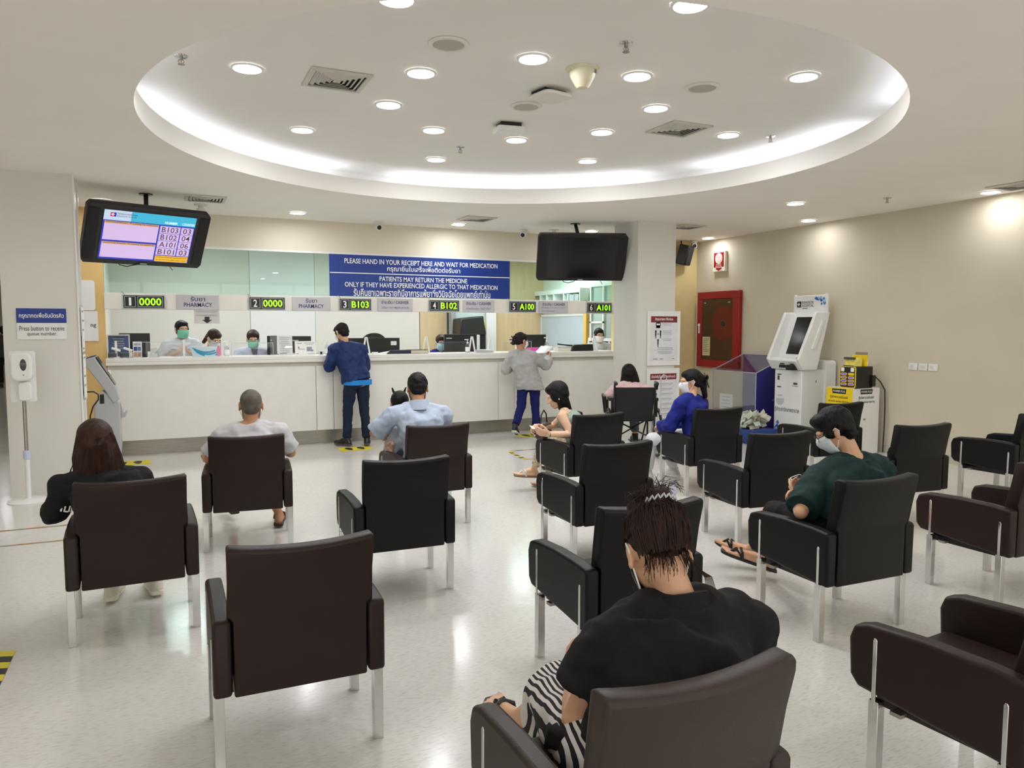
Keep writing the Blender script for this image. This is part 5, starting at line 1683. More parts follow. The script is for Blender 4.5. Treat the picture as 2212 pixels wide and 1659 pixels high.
def person(label, root, J, skinm, rot=0, s=1.0, g=1.0, voxel=.0075, bare=False, hands=None, top=None, bottom=None, shoes=None, feet=True):
    """J: joints in world metres. top = (name, material, sleeve, hem, inflation), bottom = (name, material, length)"""
    root = V(root)
    J = {k: (V(v) - root if isinstance(v, (tuple, list)) else v) for k, v in J.items()}
    H = frame(J['head'], J.get('hyaw', 0), J.get('hpitch', 0), J.get('hroll', 0))
    m = MB()
    head_mesh(m, H, J.get('hs', 1.0))
    torso(m, J, 0, g)
    hb = H @ V((0, -.03, -.06))
    m.cap(J['neck'] - V((0, 0, .02)), .056 * g, hb, .05 * s, 12)
    byaw = R(J.get('byaw', 0))
    ax = V((math.cos(byaw), math.sin(byaw), 0))
    for L, sg in (('L', -1), ('R', 1)):
        sh, el, wr = J['sh' + L], J['el' + L], J['wr' + L]
        m.cap(J['neck'].lerp(sh, .25), .05 * g, sh, .052 * g, 12)
        m.chain([sh, sh.lerp(el, .4), el], [.052 * g, .047 * g, .039 * g])
        m.chain([el, el.lerp(wr, .35), wr], [.039 * g, .040 * g, .027 * s])
        fd = (wr - el).normalized()
        hd = (hands or {}).get(L, {})
        hand(m, wr, hd.get('d', fd), hd.get('palm', V((-sg * .4, 0, -1))), hd.get('side', 1 if L == 'R' else -1) * 1, hd.get('curl', 28), hd.get('thumb', .3), s)
        hj = J['hip'] + ax * (sg * .085 * g) - V((0, 0, .02))
        kn, an = J['kn' + L], J['an' + L]
        m.chain([hj, hj.lerp(kn, .5), kn], [.085 * g, .073 * g, .054 * g])
        m.chain([kn, kn.lerp(an, .3), an.lerp(kn, .15), an], [.053 * g, .055 * g, .036 * g, .034 * g])
        if feet:
            foot(m, an, J['toe' + L], bare, s, side=sg)
    body = skinned(obj('person', m, skinm, None, root, 0), voxel, 5)
    tag(body, label, 'person')
    if rot:
        body.rotation_euler = (0, 0, rot)
    if top:
        nm, mt, sl, hem, inf = top
        m = MB()
        torso(m, J, inf, g, 1 if hem == 'hip' else 0 if hem == 'low' else 2, 5 if sl <= 0 else 6)
        if hem == 'low':
            p = J['hip'] - (J['waist'] - J['hip']).normalized() * .12
            m.loft([ring(J['hip'], ax, V((-ax.y, ax.x, 0)), .172 * g + inf, .125 * g + inf), ring(p, ax, V((-ax.y, ax.x, 0)), .178 * g + inf, .132 * g + inf)])
        for L in 'LR':
            sh, el, wr = J['sh' + L], J['el' + L], J['wr' + L]
            if sl <= 0:
                continue
            m.cap(J['neck'].lerp(sh, .3) - V((0, 0, .012)), .05 * g + inf, sh, .054 * g + inf, 12)
            if sl <= 1:
                e = sh.lerp(el, sl)
                m.cyl(sh, e, .055 * g + inf, .058 * g + inf * 1.35, 18)
            else:
                m.chain([sh, sh.lerp(el, .5), el], [.054 * g + inf, .05 * g + inf, .045 * g + inf])
                e = el.lerp(wr, sl - 1)
                m.cyl(el, e, .045 * g + inf, .034 * g + inf, 18)
        skinned(obj(nm, m, mt, body, smooth=0), max(.008, voxel), 7, folds=.032)
    if bottom:
        nm, mt, ln = bottom
        m = MB()
        torso(m, J, .012, g, 0, 3)
        for L, sg in (('L', -1), ('R', 1)):
            hj = J['hip'] + ax * (sg * .085 * g) - V((0, 0, .02))
            kn, an = J['kn' + L], J['an' + L]
            if ln <= 1:
                e = hj.lerp(kn, ln)
                m.cyl(hj, e, .098 * g, .085 * g, 18)
            else:
                m.chain([hj, hj.lerp(kn, .5), kn], [.096 * g, .086 * g, .068 * g])
                e = kn.lerp(an, ln - 1)
                m.chain([kn, kn.lerp(an, .35)], [.068 * g, .066 * g])
                m.cyl(kn.lerp(an, .3), e, .066 * g, .056 * g, 18)
        skinned(obj(nm, m, mt, body, smooth=0), max(.008, voxel), 6, folds=.024)
    if shoes:
        nm, mt, sole = shoes
        for L, sg in (('L', -1), ('R', 1)):
            shoe(body, nm, mt, sole, J['an' + L], J['toe' + L], sg)
    return body, J, H


def sole_poly(an, toe, w=.045, grow=.012):
    d = toe - an
    dh = V((d.x, d.y, 0)).normalized()
    heel = an - dh * (.06 + grow)
    heel.z = an.z - .085
    tip = toe + dh * .012
    tip.z = toe.z - .024
    lat = V((dh.y, -dh.x, 0))
    ax = tip - heel
    prof = [(0, .5), (.03, .75), (.12, .85), (.35, .78), (.6, .98), (.8, 1), (.93, .8), (1.0, .35)]
    pts = [heel + ax * t + lat * (w * f) for t, f in prof] + [heel + ax * t - lat * (w * f) for t, f in reversed(prof)]
    return pts, heel, tip, lat, ax


def shoe(body, nm, mt, sole, an, toe, sg):
    if nm == 'shoe':
        m = MB(); foot(m, an, toe, False, 1.0, .008)
        m.cyl(an, an + V((0, 0, .02)), .045, .045, 16)
        s_ = skinned(obj('shoe', m, mt, body, smooth=0), .008, 5)
        m = MB()
        pts, *_r = sole_poly(an, toe)
        m.loft([[p - V((0, 0, .0)) for p in pts], [p + V((0, 0, .026)) for p in pts]])
        obj('sole', m, sole, s_, bevel=.004)
    else:
        m = MB()
        pts, heel, tip, lat, ax = sole_poly(an, toe, .046, .02)
        m.loft([pts, [p + V((0, 0, .022)) for p in pts]])
        s_ = obj('sandal', m, sole, body, bevel=.005)
        m = MB()
        c = heel + ax * .62
        up = V((0, 0, 1))
        m.tube([c - lat * .047 + up * .012, c - lat * .04 + up * .055, c + ax * .02 + up * .072, c + lat * .04 + up * .055, c + lat * .047 + up * .012], .009, 6)
        c2 = heel + ax * .84
        m.tube([c - lat * .045 + up * .02, c + ax * .1 - lat * .015 + up * .06, c2 + up * .025], .008, 6)
        m.tube([c + lat * .045 + up * .02, c + ax * .1 + lat * .015 + up * .06, c2 + up * .025], .008, 6)
        obj('strap', m, mt, s_)


def hair(body, H, mt, style='short', s=1.0, voxel=.007, extra=None, tuft=.012):
    M = H @ Matrix.Scale(s, 4)
    m = MB()
    m.ell((0, -.024, .036), (.084, .098, .090), M)
    m.ell((0, -.058, -.005), (.077, .056, .06), M)
    if style == 'short':
        m.ell((0, -.064, -.045), (.062, .04, .04), M)
        for x in (-1, 1):
            m.ell((x * .068, .012, .005), (.014, .035, .035), M)
        m.ell((0, .035, .078), (.064, .052, .036), M)
    if style == 'up':
        m = MB()
        m.ell((0, -.024, .040), (.083, .098, .084), M)
        m.ell((0, -.05, .02), (.074, .056, .05), M)
        m.ell((0, -.062, -.012), (.05, .036, .034), M)
    if style == 'crop':
        m = MB()
        m.ell((0, -.020, .030), (.0785, .0925, .086), M)
        m.ell((0, -.058, -.015), (.068, .049, .06), M)
    if style in ('long', 'bob'):
        for x in (-1, 1):
            m.ell((x * .068, .0, .0), (.02, .055, .06), M)
    if style in ('long', 'bob', 'tied'):
        m.ell((0, .02, .07), (.066, .062, .042), M)
    for a in extra or []:
        if a[0] == 'ell':
            m.ell(a[1], a[2], M)
        elif a[0] == 'cap':
            m.cap(M @ V(a[1]), a[2], M @ V(a[3]), a[4], 12)
        elif a[0] == 'fall':      # sections in body space: centre, side axis, rx, ry
            m.loft([ring(V(c), V(u).normalized(), V((0, 0, 1)).cross(V(u).normalized()), rx, ry, 20, 2.2) for c, u, rx, ry in a[1]])
    return skinned(obj('hair', m, mt, body, smooth=0), voxel, 7, tuft=tuft)


def face_mask(body, H, mt, s=1.0):
    M = H @ Matrix.Scale(s, 4)
    m = MB()
    rows, n = 7, 14
    rings = []
    for i in range(rows):
        f = i / (rows - 1)
        z = .004 - .112 * f
        depth = .102 + .016 * math.sin(PI * min(1, f * 1.4)) - .028 * f ** 3
        rings.append([V((math.sin(a) * (.0755 - .012 * f), .0 + (depth) * math.cos(a) ** .8 if math.cos(a) > 0 else 0, z - .006 * math.cos(a) * (1 - f))) for a in [R(-78 + 156 * j / n) for j in range(n + 1)]])
    m.loft(rings, M, caps=False, closed=False)
    o = obj('face_mask', m, mt, body, smooth=60)
    sd = o.modifiers.new('sheet', 'SOLIDIFY'); sd.thickness = .003
    for x in (-1, 1):
        m = MB()
        m.tube([M @ V(p) for p in [(x * .072, .025, -.005), (x * .082, .0, .012), (x * .088, -.02, .022), (x * .088, -.032, .0), (x * .08, -.01, -.04), (x * .062, .025, -.09)]], .0025, 6)
        obj('ear_loop', m, M_PAPER, o)
    return o


def eyes(body, H, s=1.0, lids=False):
    M = H @ Matrix.Scale(s, 4)
    for x in (-1, 1):
        m = MB(); m.ell((x * .03, .077, .0), (.015, .010, .0075 if not lids else .004), M); e = obj('eye', m, mat('eye white', '#e6e0da', .3), body)
        m = MB(); m.ell((x * .03, .0835, .0), (.0065, .005, .0065 if not lids else .004), M); obj('iris', m, mat('dark iris', '#20140e', .2), e)
        m = MB(); m.cap((x * .014, .089, .024), .0035, (x * .05, .075, .026), .0028, 8, M); obj('eyebrow', m, H_BLACK, body)


def glasses(body, H, mt, s=1.0):
    M = H @ Matrix.Scale(s, 4)
    m = MB()
    for x in (-1, 1):
        m.tube([M @ V((x * .034 + .026 * math.cos(a), .098 - .02 * (abs(math.cos(a) * x + 1) - 1) * .5, .0 + .02 * math.sin(a))) for a in [2 * PI * k / 16 for k in range(17)]], .0018, 6)
        m.tube([M @ V(p) for p in [(x * .06, .092, .004), (x * .082, .04, .008), (x * .086, -.012, .008)]], .0018, 6)
    m.tube([M @ V((-.008, .104, .004)), M @ V((.008, .104, .004))], .0018, 6)
    obj('eyeglasses', m, mt, body)


def turned(J, c, deg):
    Q = Matrix.Translation(c) @ Matrix.Rotation(R(deg), 4, 'Z') @ Matrix.Translation(-V(c))
    J = {k: (tuple(Q @ V(v)) if isinstance(v, tuple) else v) for k, v in J.items()}
    J['hyaw'] = J.get('hyaw', 0) + deg
    J['byaw'] = J.get('byaw', 0) + deg
    return J


def strands(body, mt, paths, r0=.0022, r1=.0008, name='loose_hair'):
    m = MB()
    for p in paths:
        m.tube(p, r0, 4, r1=r1)
    return obj(name, m, mt, body)

# ---- the long-haired woman in black, left
J = dict(hip=(-.17, 4.38, .52), waist=(-.22, 4.37, .65), chest=(-.28, 4.41, .73), neck=(-.31, 4.45, .83), head=(-.325, 4.51, .965), hpitch=18, hyaw=-4, hroll=-4,
         shL=(-.475, 4.45, .755), shR=(-.125, 4.45, .765), elL=(-.53, 4.5, .615), wrL=(-.43, 4.72, .63), elR=(-.05, 4.5, .6), wrR=(-.14, 4.72, .62),
         knL=(-.28, 4.80, .47), knR=(-.07, 4.80, .47), anL=(-.30, 4.84, .10), anR=(-.07, 4.84, .10), toeL=(-.27, 5.04, .04), toeR=(-.10, 5.05, .04))
b, JJ, H = person('person seen from behind in black with long reddish brown hair, seated at the left', (-.17, 4.42, 0), J, SK_B, top=('blouse', cloth('black cotton', '#17181c'), 1.35, 'hip', .02),
                  bottom=('trousers', cloth('dark trousers', '#1b1b1f'), 1.8), shoes=('shoe', mat('cream canvas', '#d8d2c0', .7), mat('cream sole', '#e4dfcc', .6)))
c = JJ['head']
X = (1, -.07, 0)
hair(b, H, H_BROWN, 'long', 1.06, .008, [('fall', [(c + V((0, -.03, .04)), X, .09, .075), (c + V((.0, -.05, -.03)), X, .105, .068), (c + V((.01, -.06, -.1)), X, .115, .055), (c + V((.025, -.085, -.17)), X, .115, .045), (c + V((.03, -.10, -.24)), X, .10, .03), (c + V((.035, -.105, -.30)), X, .075, .018)])], tuft=.006)
random.seed(21)
P = []
for k in range(520):
    a = random.uniform(-1.45, 1.45)
    w = random.uniform(.9, 1.08)
    x0, y0 = .088 * math.sin(a), -.02 - .085 * math.cos(a)
    ln = random.uniform(.22, .36)
    sp = 1.25 * w
    P.append([c + V((x0 * .55, -.02 + y0 * .35, .105)), c + V((x0 * 1.02, y0 * 1.0 - .005, .045)), c + V((x0 * sp * 1.0 + .005, y0 * .95 - .025, -.06)), c + V((x0 * sp * 1.08 + .02, y0 * .8 - .05, -.16)), c + V((x0 * sp + .035, y0 * .6 - .075, -ln))])
for k in range(6):
    P.append([c + V((-.085, -.02, -.02)), c + V((-.11, -.03, -.1)), c + V((-.125 - .006 * k, -.03, -.16 - .01 * k))])
strands(b, H_BROWN, P, .002, .0008)
m = MB()
for k, (x, z, w, h) in enumerate([(0, 0, .008, .03), (.012, .012, .02, .007), (.02, 0, .008, .03), (.036, 0, .007, .028), (.046, -.012, .018, .007), (.058, .004, .007, .03), (.07, .0, .006, .026)]):
    m.b2((x - w / 2, -.002, z - h / 2), (x + w / 2, .001, z + h / 2))
o = obj('sleeve_print', m, M_PAPER, b, (-.505 + .17, 4.43 - 4.42, .655), 0); o.rotation_euler = (-.35, .15, -.35)

# ---- the man in a grey T-shirt
J = dict(hip=(.56, 5.74, .52), waist=(.57, 5.73, .66), chest=(.575, 5.75, .77), neck=(.585, 5.76, .875), head=(.592, 5.80, 1.015), hpitch=2, hyaw=-7,
         shL=(.395, 5.75, .80), shR=(.775, 5.75, .805), elL=(.29, 5.79, .635), wrL=(.285, 6.03, .625), elR=(.868, 5.79, .64), wrR=(.85, 6.03, .625),
         knL=(.46, 6.16, .47), knR=(.67, 6.16, .47), anL=(.50, 6.52, .14), anR=(.815, 6.13, .10), toeL=(.46, 6.72, .10), toeR=(.86, 6.34, .05))
b, JJ, H = person('person with cropped greying hair in a light grey T-shirt, seated with arms on the armrests', (.56, 5.78, 0), J, SK_A, top=('tshirt', cloth('pale grey jersey', '#b9b9bb'), .85, 'hip', .022),
                  bottom=('shorts', cloth('dark shorts', '#3a3a3e'), .95), shoes=('sandal', mat('brown leather strap', '#4a2e26', .5), mat('brown sole', '#3a2620', .6)), bare=True)
hair(b, H, H_GREY, 'crop', 1.0, .006, tuft=.002)
face_mask(b, H, M_PAPER)

# ---- the man in a light blue shirt and the child on his lap
J = dict(hip=(1.92, 5.74, .52), waist=(1.91, 5.75, .66), chest=(1.895, 5.79, .80), neck=(1.89, 5.83, .945), head=(1.908, 5.91, 1.085), hpitch=22, hyaw=-14,
         shL=(1.675, 5.84, .875), shR=(2.095, 5.81, .87), elL=(1.555, 5.96, .725), wrL=(1.74, 6.14, .68), elR=(2.14, 5.96, .66), wrR=(1.95, 6.17, .66),
         knL=(1.81, 6.18, .48), knR=(2.05, 6.18, .48), anL=(1.81, 6.24, .10), anR=(2.05, 6.24, .10), toeL=(1.79, 6.44, .04), toeR=(2.07, 6.44, .04))
M_SHIRT = cloth('light blue shirt', '#a9b6c8', .05, .3)
b, JJ, H = person('person in a light blue short-sleeved shirt with a dark collar line, holding a child', (1.92, 5.78, 0), J, SK_A, top=('shirt', M_SHIRT, .92, 'hip', .018),
                  bottom=('trousers', cloth('dark blue jeans', '#20283c'), 1.85), shoes=('shoe', M_BLACK, M_DGREY), g=1.06)
hair(b, H, H_BLACK, 'short', 1.0, .006, tuft=.012)
face_mask(b, H, M_PAPER)
m = MB()
nk = JJ['neck']
m.loft([ring(nk + V((0, -.008, -.035)), V((1, 0, 0)), V((0, 1, 0)), .108, .098), ring(nk + V((0, -.004, -.02)), V((1, 0, 0)), V((0, 1, 0)), .103, .094), ring(nk + V((0, .004, .045)), V((1, 0, 0)), V((0, .94, -.2)), .075, .07)])
col = obj('collar', m, M_SHIRT, b)
m = MB()
m.tube([nk + V((.107 * math.cos(a), .1 * math.sin(a) - .007, -.024)) for a in [R(180 + 180 * k / 14) for k in range(15)]], .0035, 6)
obj('collar_piping', m, mat('navy piping', '#1c2c4a', .6), col)

J = dict(hip=(1.80, 6.10, .58), waist=(1.80, 6.10, .66), chest=(1.80, 6.10, .75), neck=(1.805, 6.10, .83), head=(1.815, 6.12, .935), hpitch=8, hyaw=-8, hs=.92,
         shL=(1.70, 6.10, .785), shR=(1.91, 6.10, .785), elL=(1.67, 6.12, .66), wrL=(1.71, 6.24, .64), elR=(1.94, 6.12, .66), wrR=(1.89, 6.25, .64),
         knL=(1.70, 6.03, .60), knR=(1.86, 6.32, .58), anL=(1.655, 5.97, .44), anR=(1.88, 6.36, .40), toeL=(1.60, 5.93, .39), toeR=(1.88, 6.46, .36))
b, JJ, H = person('person of toddler age with two tiny hair tufts, held by the man in light blue', (1.80, 6.10, 0), J, SK_B, s=.7, g=.62, voxel=.006,
                  top=('romper', cloth('pale grey cotton', '#b4b9bd'), .9, 'low', .018), bottom=('leggings', mat('patterned leggings', '#c9a892', .8, var=.4, vscale=40), 1.5), bare=True)
hd = [('cap', (x * .05, -.0, .115), .012, (x * .062, -.01, .148), .008) for x in (-1, 1)]
hair(b, H, H_BLACK, 'tied', .93, .005, hd, tuft=.004)

# ---- the standing man in a blue jacket
J = dict(hip=(2.35, 9.90, .87), waist=(2.32, 9.93, 1.02), chest=(2.285, 9.97, 1.18), neck=(2.235, 10.0, 1.365), head=(2.195, 10.05, 1.515), hpitch=22, hyaw=22, byaw=10,
         shL=(2.095, 10.02, 1.29), shR=(2.435, 9.96, 1.29), elL=(2.03, 10.06, 1.06), wrL=(2.12, 10.27, 1.245), elR=(2.50, 10.02, 1.06), wrR=(2.38, 10.27, 1.245),
         knL=(2.235, 9.93, .48), knR=(2.45, 9.90, .48), anL=(2.215, 9.92, .10), anR=(2.47, 9.86, .10), toeL=(2.10, 10.09, .04), toeR=(2.52, 10.04, .04))
M_JACKET = cloth('navy blue jacket', '#122a5c', .12, .35, .6)
b, JJ, H = person('person standing at counter three in a blue hooded jacket and dark jeans', (2.33, 9.92, 0), J, SK_B, top=('jacket', M_JACKET, 1.9, 'hip', .034),
                  bottom=('jeans', cloth('dark jeans', '#182238', .15), 1.95), shoes=('shoe', M_BLACK, M_DGREY))
hair(b, H, H_BLACK, 'short', 1.02, .006, [('ell', (.0, .078, .065), (.06, .03, .025))], tuft=.01)
face_mask(b, H, M_PAPER)
m = MB()
nk = JJ['neck']
for k in range(9):
    a = R(195 + 150 * k / 8)
    m.cap(nk + V((.085 * math.cos(a), .075 * math.sin(a) - .005, .0)), .032, nk + V((.06 * math.cos(a), .085 * math.sin(a) - .03, -.10 * abs(math.sin(a)))), .036)
skinned(obj('hood', m, M_JACKET, b, smooth=0), .009, 6, folds=.01)
m = MB()
hp = JJ['hip']
m.loft([ring(hp + V((0.01, -.004, -.045)), V((1, .15, 0)), V((-.15, 1, 0)), .192, .148), ring(hp + V((0.012, -.004, .02)), V((1, .15, 0)), V((-.15, 1, 0)), .190, .146)])
obj('undershirt', m, cloth('bright blue cotton', '#2a86d0'), b)

# ---- the woman in a grey cardigan at the counter
J = dict(hip=(4.83, 9.74, .80), waist=(4.80, 9.75, .92), chest=(4.765, 9.77, 1.06), neck=(4.75, 9.78, 1.235), head=(4.745, 9.805, 1.385), hpitch=8, hyaw=-80, byaw=-38,
         shL=(4.63, 9.89, 1.165), shR=(4.87, 9.69, 1.165), elL=(4.55, 9.93, .97), wrL=(4.70, 10.06, .99), elR=(5.10, 9.72, 1.03), wrR=(5.27, 9.93, 1.15),
         knL=(4.72, 9.76, .43), knR=(4.93, 9.72, .42), anL=(4.545, 9.60, .19), anR=(4.91, 9.65, .10), toeL=(4.62, 9.69, .06), toeR=(5.0, 9.82, .04))
b, JJ, H = person('person standing in a grey cardigan and blue trousers, reaching a paper over the counter', (4.83, 9.72, 0), J, SK_A, voxel=.006, g=.96, top=('cardigan', cloth('grey knit', '#a9a9a6', .06, .4), 1.72, 'low', .034),
                  bottom=('trousers', cloth('royal blue trousers', '#131a58', .1), 1.95), shoes=('shoe', M_BLACK, mat('white sole', '#cfcfcb', .6)),
                  hands={'R': dict(d=V((.6, .7, .25)), palm=V((-.6, .3, .1)), curl=38, side=1)})
hair(b, H, H_DARK, 'tied', 1.04, .006, [('ell', (0, -.115, -.0), (.045, .042, .05)), ('ell', (.01, -.13, .03), (.03, .03, .03)), ('ell', (-.01, -.125, -.04), (.03, .028, .035))], tuft=.016)
face_mask(b, H, M_PAPER)
m = MB()
Mh = H
for k in range(6):
    a = R(60 * k)
    m.cap(Mh @ V((.0 + .035 * math.cos(a), -.150, .035 * math.sin(a))), .008, Mh @ V((.06 * math.cos(a), -.165, .06 * math.sin(a))), .009)
obj('hair_clip', m, mat('brown clip', '#3c2c22', .4), b)
t = thing('paper_form', 'white paper form curving up in the hand of the woman in grey', 'paper', (5.25, 10.1, 1.19))
m = MB()
m.loft([[V((-.16 + .04 * i, -.1, .012 + .0011 * i ** 2.3)) for i in range(8)], [V((-.16 + .04 * i, .12, .015 + .0011 * i ** 2.3)) for i in range(8)]], caps=False, closed=False)
o = obj('sheet', m, M_PAPER, t, smooth=60); sd = o.modifiers.new('sheet', 'SOLIDIFY'); sd.thickness = .002
o.rotation_euler = (.0, 0, .5)

# ---- the girl in a green sleeveless top
J = dict(hip=(3.42, 5.85, .53), waist=(3.40, 5.88, .655), chest=(3.37, 5.92, .745), neck=(3.325, 5.955, .845), head=(3.262, 6.0, .965), hpitch=24, hyaw=58, byaw=38,
         shL=(3.235, 5.845, .79), shR=(3.415, 6.075, .79), elL=(3.275, 5.74, .635), wrL=(3.075, 5.80, .645), elR=(3.30, 6.16, .655), wrR=(3.075, 5.99, .685),
         knL=(3.22, 6.16, .49), knR=(3.36, 6.27, .48), anL=(3.26, 6.46, .20), anR=(3.40, 6.42, .10), toeL=(3.07, 6.48, .17), toeR=(3.34, 6.62, .04))
b, JJ, H = person('person with long dark hair in a green sleeveless top, reading a paper slip', (3.42, 5.86, 0), J, SK_C, g=.86, voxel=.0055, top=('camisole', cloth('sage green satin', '#8b9b90', .06, .2, .6), 0, 'hip', .012),
                  bottom=('patterned_trousers', mat('floral cotton', '#c2b494', .8, var=.5, vscale=26), 1.75), shoes=('sandal', mat('white strap', '#d8d4cc', .6), mat('tan sole', '#8a6a4e', .6)), bare=True,
                  hands={'L': dict(d=V((-1, .15, .25)), palm=V((.1, .8, .5)), curl=35, side=-1), 'R': dict(d=V((-.9, -.35, .1)), palm=V((.1, -.6, -.6)), curl=35, side=1)})
c = JJ['head']
hair(b, H, H_BLACK, 'long', 1.04, .0065, [('fall', [(c + V((.01, -.01, .05)), (-.5, -.85, 0), .085, .07), (c + V((.035, -.015, -.03)), (-.5, -.85, 0), .092, .065), (c + V((.06, -.02, -.12)), (-.5, -.85, 0), .085, .05), (c + V((.095, -.03, -.2)), (-.5, -.85, 0), .06, .04), (c + V((.13, -.05, -.27)), (-.5, -.85, 0), .035, .025)])], tuft=.005)
random.seed(8)
P = []
for k in range(260):
    a = random.uniform(-1.6, 1.5)
    u = V((-.5, -.85, 0)); v = V((.85, -.5, 0))
    r = u * (.088 * math.sin(a)) + v * (.09 * math.cos(a))
    P.append([c + r * .4 + V((0, 0, .115)), c + r + V((0, 0, .04)), c + r * 1.05 + V((.03, -.01, -.08)), c + r * .8 + V((.075, -.025, -.17)), c + r * .5 + V((.12, -.04, -.26 + .05 * random.random()))])
strands(b, H_BLACK, P, .0016, .0008)
m = MB()
nk, sl = JJ['neck'], JJ['shL']
m.tube([nk.lerp(sl, .75) + V((.0, .06, .02)), nk.lerp(sl, .72) + V((.0, -.01, .055)), nk.lerp(sl, .7) + V((.05, -.055, -.03)), nk.lerp(sl, .7) + V((.075, -.05, -.09))], .004)
obj('top_strap', m, mat('white strap', '#d8d4cc', .6), b)
m = MB(); w = JJ['wrL']; m.lathe([(.027, -.004), (.031, -.004), (.031, .004), (.027, .004), (.027, -.004)], n=18, M=Matrix.Translation(w) @ Matrix.Rotation(PI / 2, 4, 'Y'), caps=False); obj('bracelet', m, M_CHROME, b)
m = MB(); bk = JJ['neck'] + V((.1, -.06, -.03)); m.tube([bk, bk + V((.01, -.04, .0)), bk + V((.045, -.02, -.14)), bk + V((.05, .0, -.2))], .011); obj('bag_strap', m, M_BLACK, b)
t = thing('paper_slip', 'small white paper slip in the hands of the girl in green', 'paper slip', (2.985, 5.885, .69))
m = MB(); m.b2((-.05, -.035, -.001), (.03, .035, .001), Matrix.Rotation(.35, 4, 'Y') @ Matrix.Rotation(.3, 4, 'X')); obj('slip', m, M_PAPER, t)
t = thing('brown_handbag', 'small brown handbag with a loop handle on the lap of the girl in green', 'handbag', (3.17, 6.08, .565), .7)
m = MB(); m.prism(rrect(.22, .14, .03), -.04, .04, 'y', Matrix.Translation((0, 0, .07))); obj('bag', m, mat('brown bag leather', '#4a382c', .5), t, bevel=.012)
m = MB(); m.tube([(-.08, 0, .13), (-.06, 0, .22), (0, 0, .26), (.06, 0, .22), (.08, 0, .13)], .007); obj('handle', m, mat('dark bag leather', '#2a1f1a', .5), t)

# ---- the person in the wheelchair
J = dict(hip=(5.45, 7.76, .57), waist=(5.45, 7.76, .68), chest=(5.445, 7.79, .77), neck=(5.44, 7.83, .875), head=(5.432, 7.90, .995), hpitch=14, hyaw=-5,
         shL=(5.265, 7.82, .80), shR=(5.62, 7.82, .795), elL=(5.20, 7.84, .74), wrL=(5.27, 7.98, .755), elR=(5.70, 7.84, .735), wrR=(5.65, 7.98, .755),
         knL=(5.36, 8.12, .52), knR=(5.54, 8.12, .52), anL=(5.33, 8.18, .19), anR=(5.57, 8.18, .19), toeL=(5.33, 8.34, .14), toeR=(5.57, 8.34, .14))
J = turned(J, V((5.45, 7.75, 0)), -25)
J = {k: ((v[0] - .17, v[1] + .02, v[2]) if isinstance(v, tuple) else v) for k, v in J.items()}
b, JJ, H = person('person in a pink sweater with a straight black bob, sitting in the wheelchair', (5.28, 7.78, 0), J, SK_B, top=('sweater', cloth('pale pink knit', '#d2b4b6', .05, .35), 1.9, 'hip', .03),
                  bottom=('trousers', cloth('grey trousers', '#5a5a60'), 1.85), shoes=('shoe', M_BLACK, M_DGREY))
c = JJ['head']
hair(b, H, H_BLACK, 'bob', 1.06, .007, [('fall', [(c + V((0, -.02, .08)), (.9, -.42, 0), .075, .075), (c + V((0, -.025, .0)), (.9, -.42, 0), .105, .085), (c + V((0, -.035, -.08)), (.9, -.42, 0), .122, .075), (c + V((0, -.04, -.135)), (.9, -.42, 0), .122, .062)])], tuft=.004)
m = MB()
nk = JJ['neck']
for k in range(7):
    a = R(200 + 140 * k / 6)
    m.cap(nk + V((.1 * math.cos(a), .07 * math.sin(a), -.01)), .028, nk + V((.1 * math.cos(a), .085 * math.sin(a) - .02, -.055)), .022)
skinned(obj('hood', m, MATS['pale pink knit'], b, smooth=0), .009, 5, folds=.008)

# ---- the woman in a blue blazer
J = dict(hip=(4.72, 5.80, .53), waist=(4.715, 5.83, .67), chest=(4.70, 5.86, .78), neck=(4.70, 5.89, .915), head=(4.72, 5.935, 1.05), hpitch=4, hyaw=62, byaw=30,
         shL=(4.515, 5.82, .835), shR=(4.875, 5.96, .83), elL=(4.435, 5.86, .64), wrL=(4.47, 6.06, .61), elR=(4.93, 6.05, .65), wrR=(4.72, 6.2, .60),
         knL=(4.45, 6.18, .465), knR=(4.62, 6.26, .47), anL=(4.53, 6.36, .10), anR=(4.87, 6.36, .10), toeL=(4.47, 6.60, .04), toeR=(4.83, 6.55, .04))
b, JJ, H = person('person in a bright blue blazer with a black hair bow and face mask, seated sideways', (4.72, 5.84, 0), J, SK_B, top=('blazer', cloth('bright blue wool', '#182478', .06, .2), 1.92, 'low', .03),
                  bottom=('trousers', cloth('white trousers', '#d4d6da', .04), 1.92), shoes=('shoe', mat('white leather', '#d2d0ca', .5), M_WHITE), g=.92)
hair(b, H, H_BLACK, 'tied', 1.03, .006, [('ell', (0, -.10, .02), (.05, .05, .05)), ('cap', (0, -.11, .01), .04, (.0, -.135, -.15), .026)], tuft=.006)
face_mask(b, H, M_PAPER)
glasses(b, H, M_STEEL)
m = MB()
for x, z in ((-1, .03), (1, .04), (-1, -.07), (1, -.08)):
    m.loft([[H @ V((0, -.15, .02)), H @ V((0, -.162, .0)), H @ V((x * .06, -.165, z)), H @ V((x * .075, -.15, z + .035))], [H @ V((0, -.158, .02)), H @ V((0, -.17, .0)), H @ V((x * .06, -.173, z)), H @ V((x * .075, -.158, z + .035))]])
m.ell((0, -.16, .008), (.016, .014, .018), H)
obj('hair_bow', m, mat('black ribbon', '#101012', .5), b)
m = MB(); hp = JJ['hip']; m.b2((-.06, -.004, -.006), (.06, .004, .006), Matrix.Translation(hp + V((-.06, -.175, .0)))); obj('pocket_trim', m, mat('sky blue trim', '#2f7fd0', .5), b)

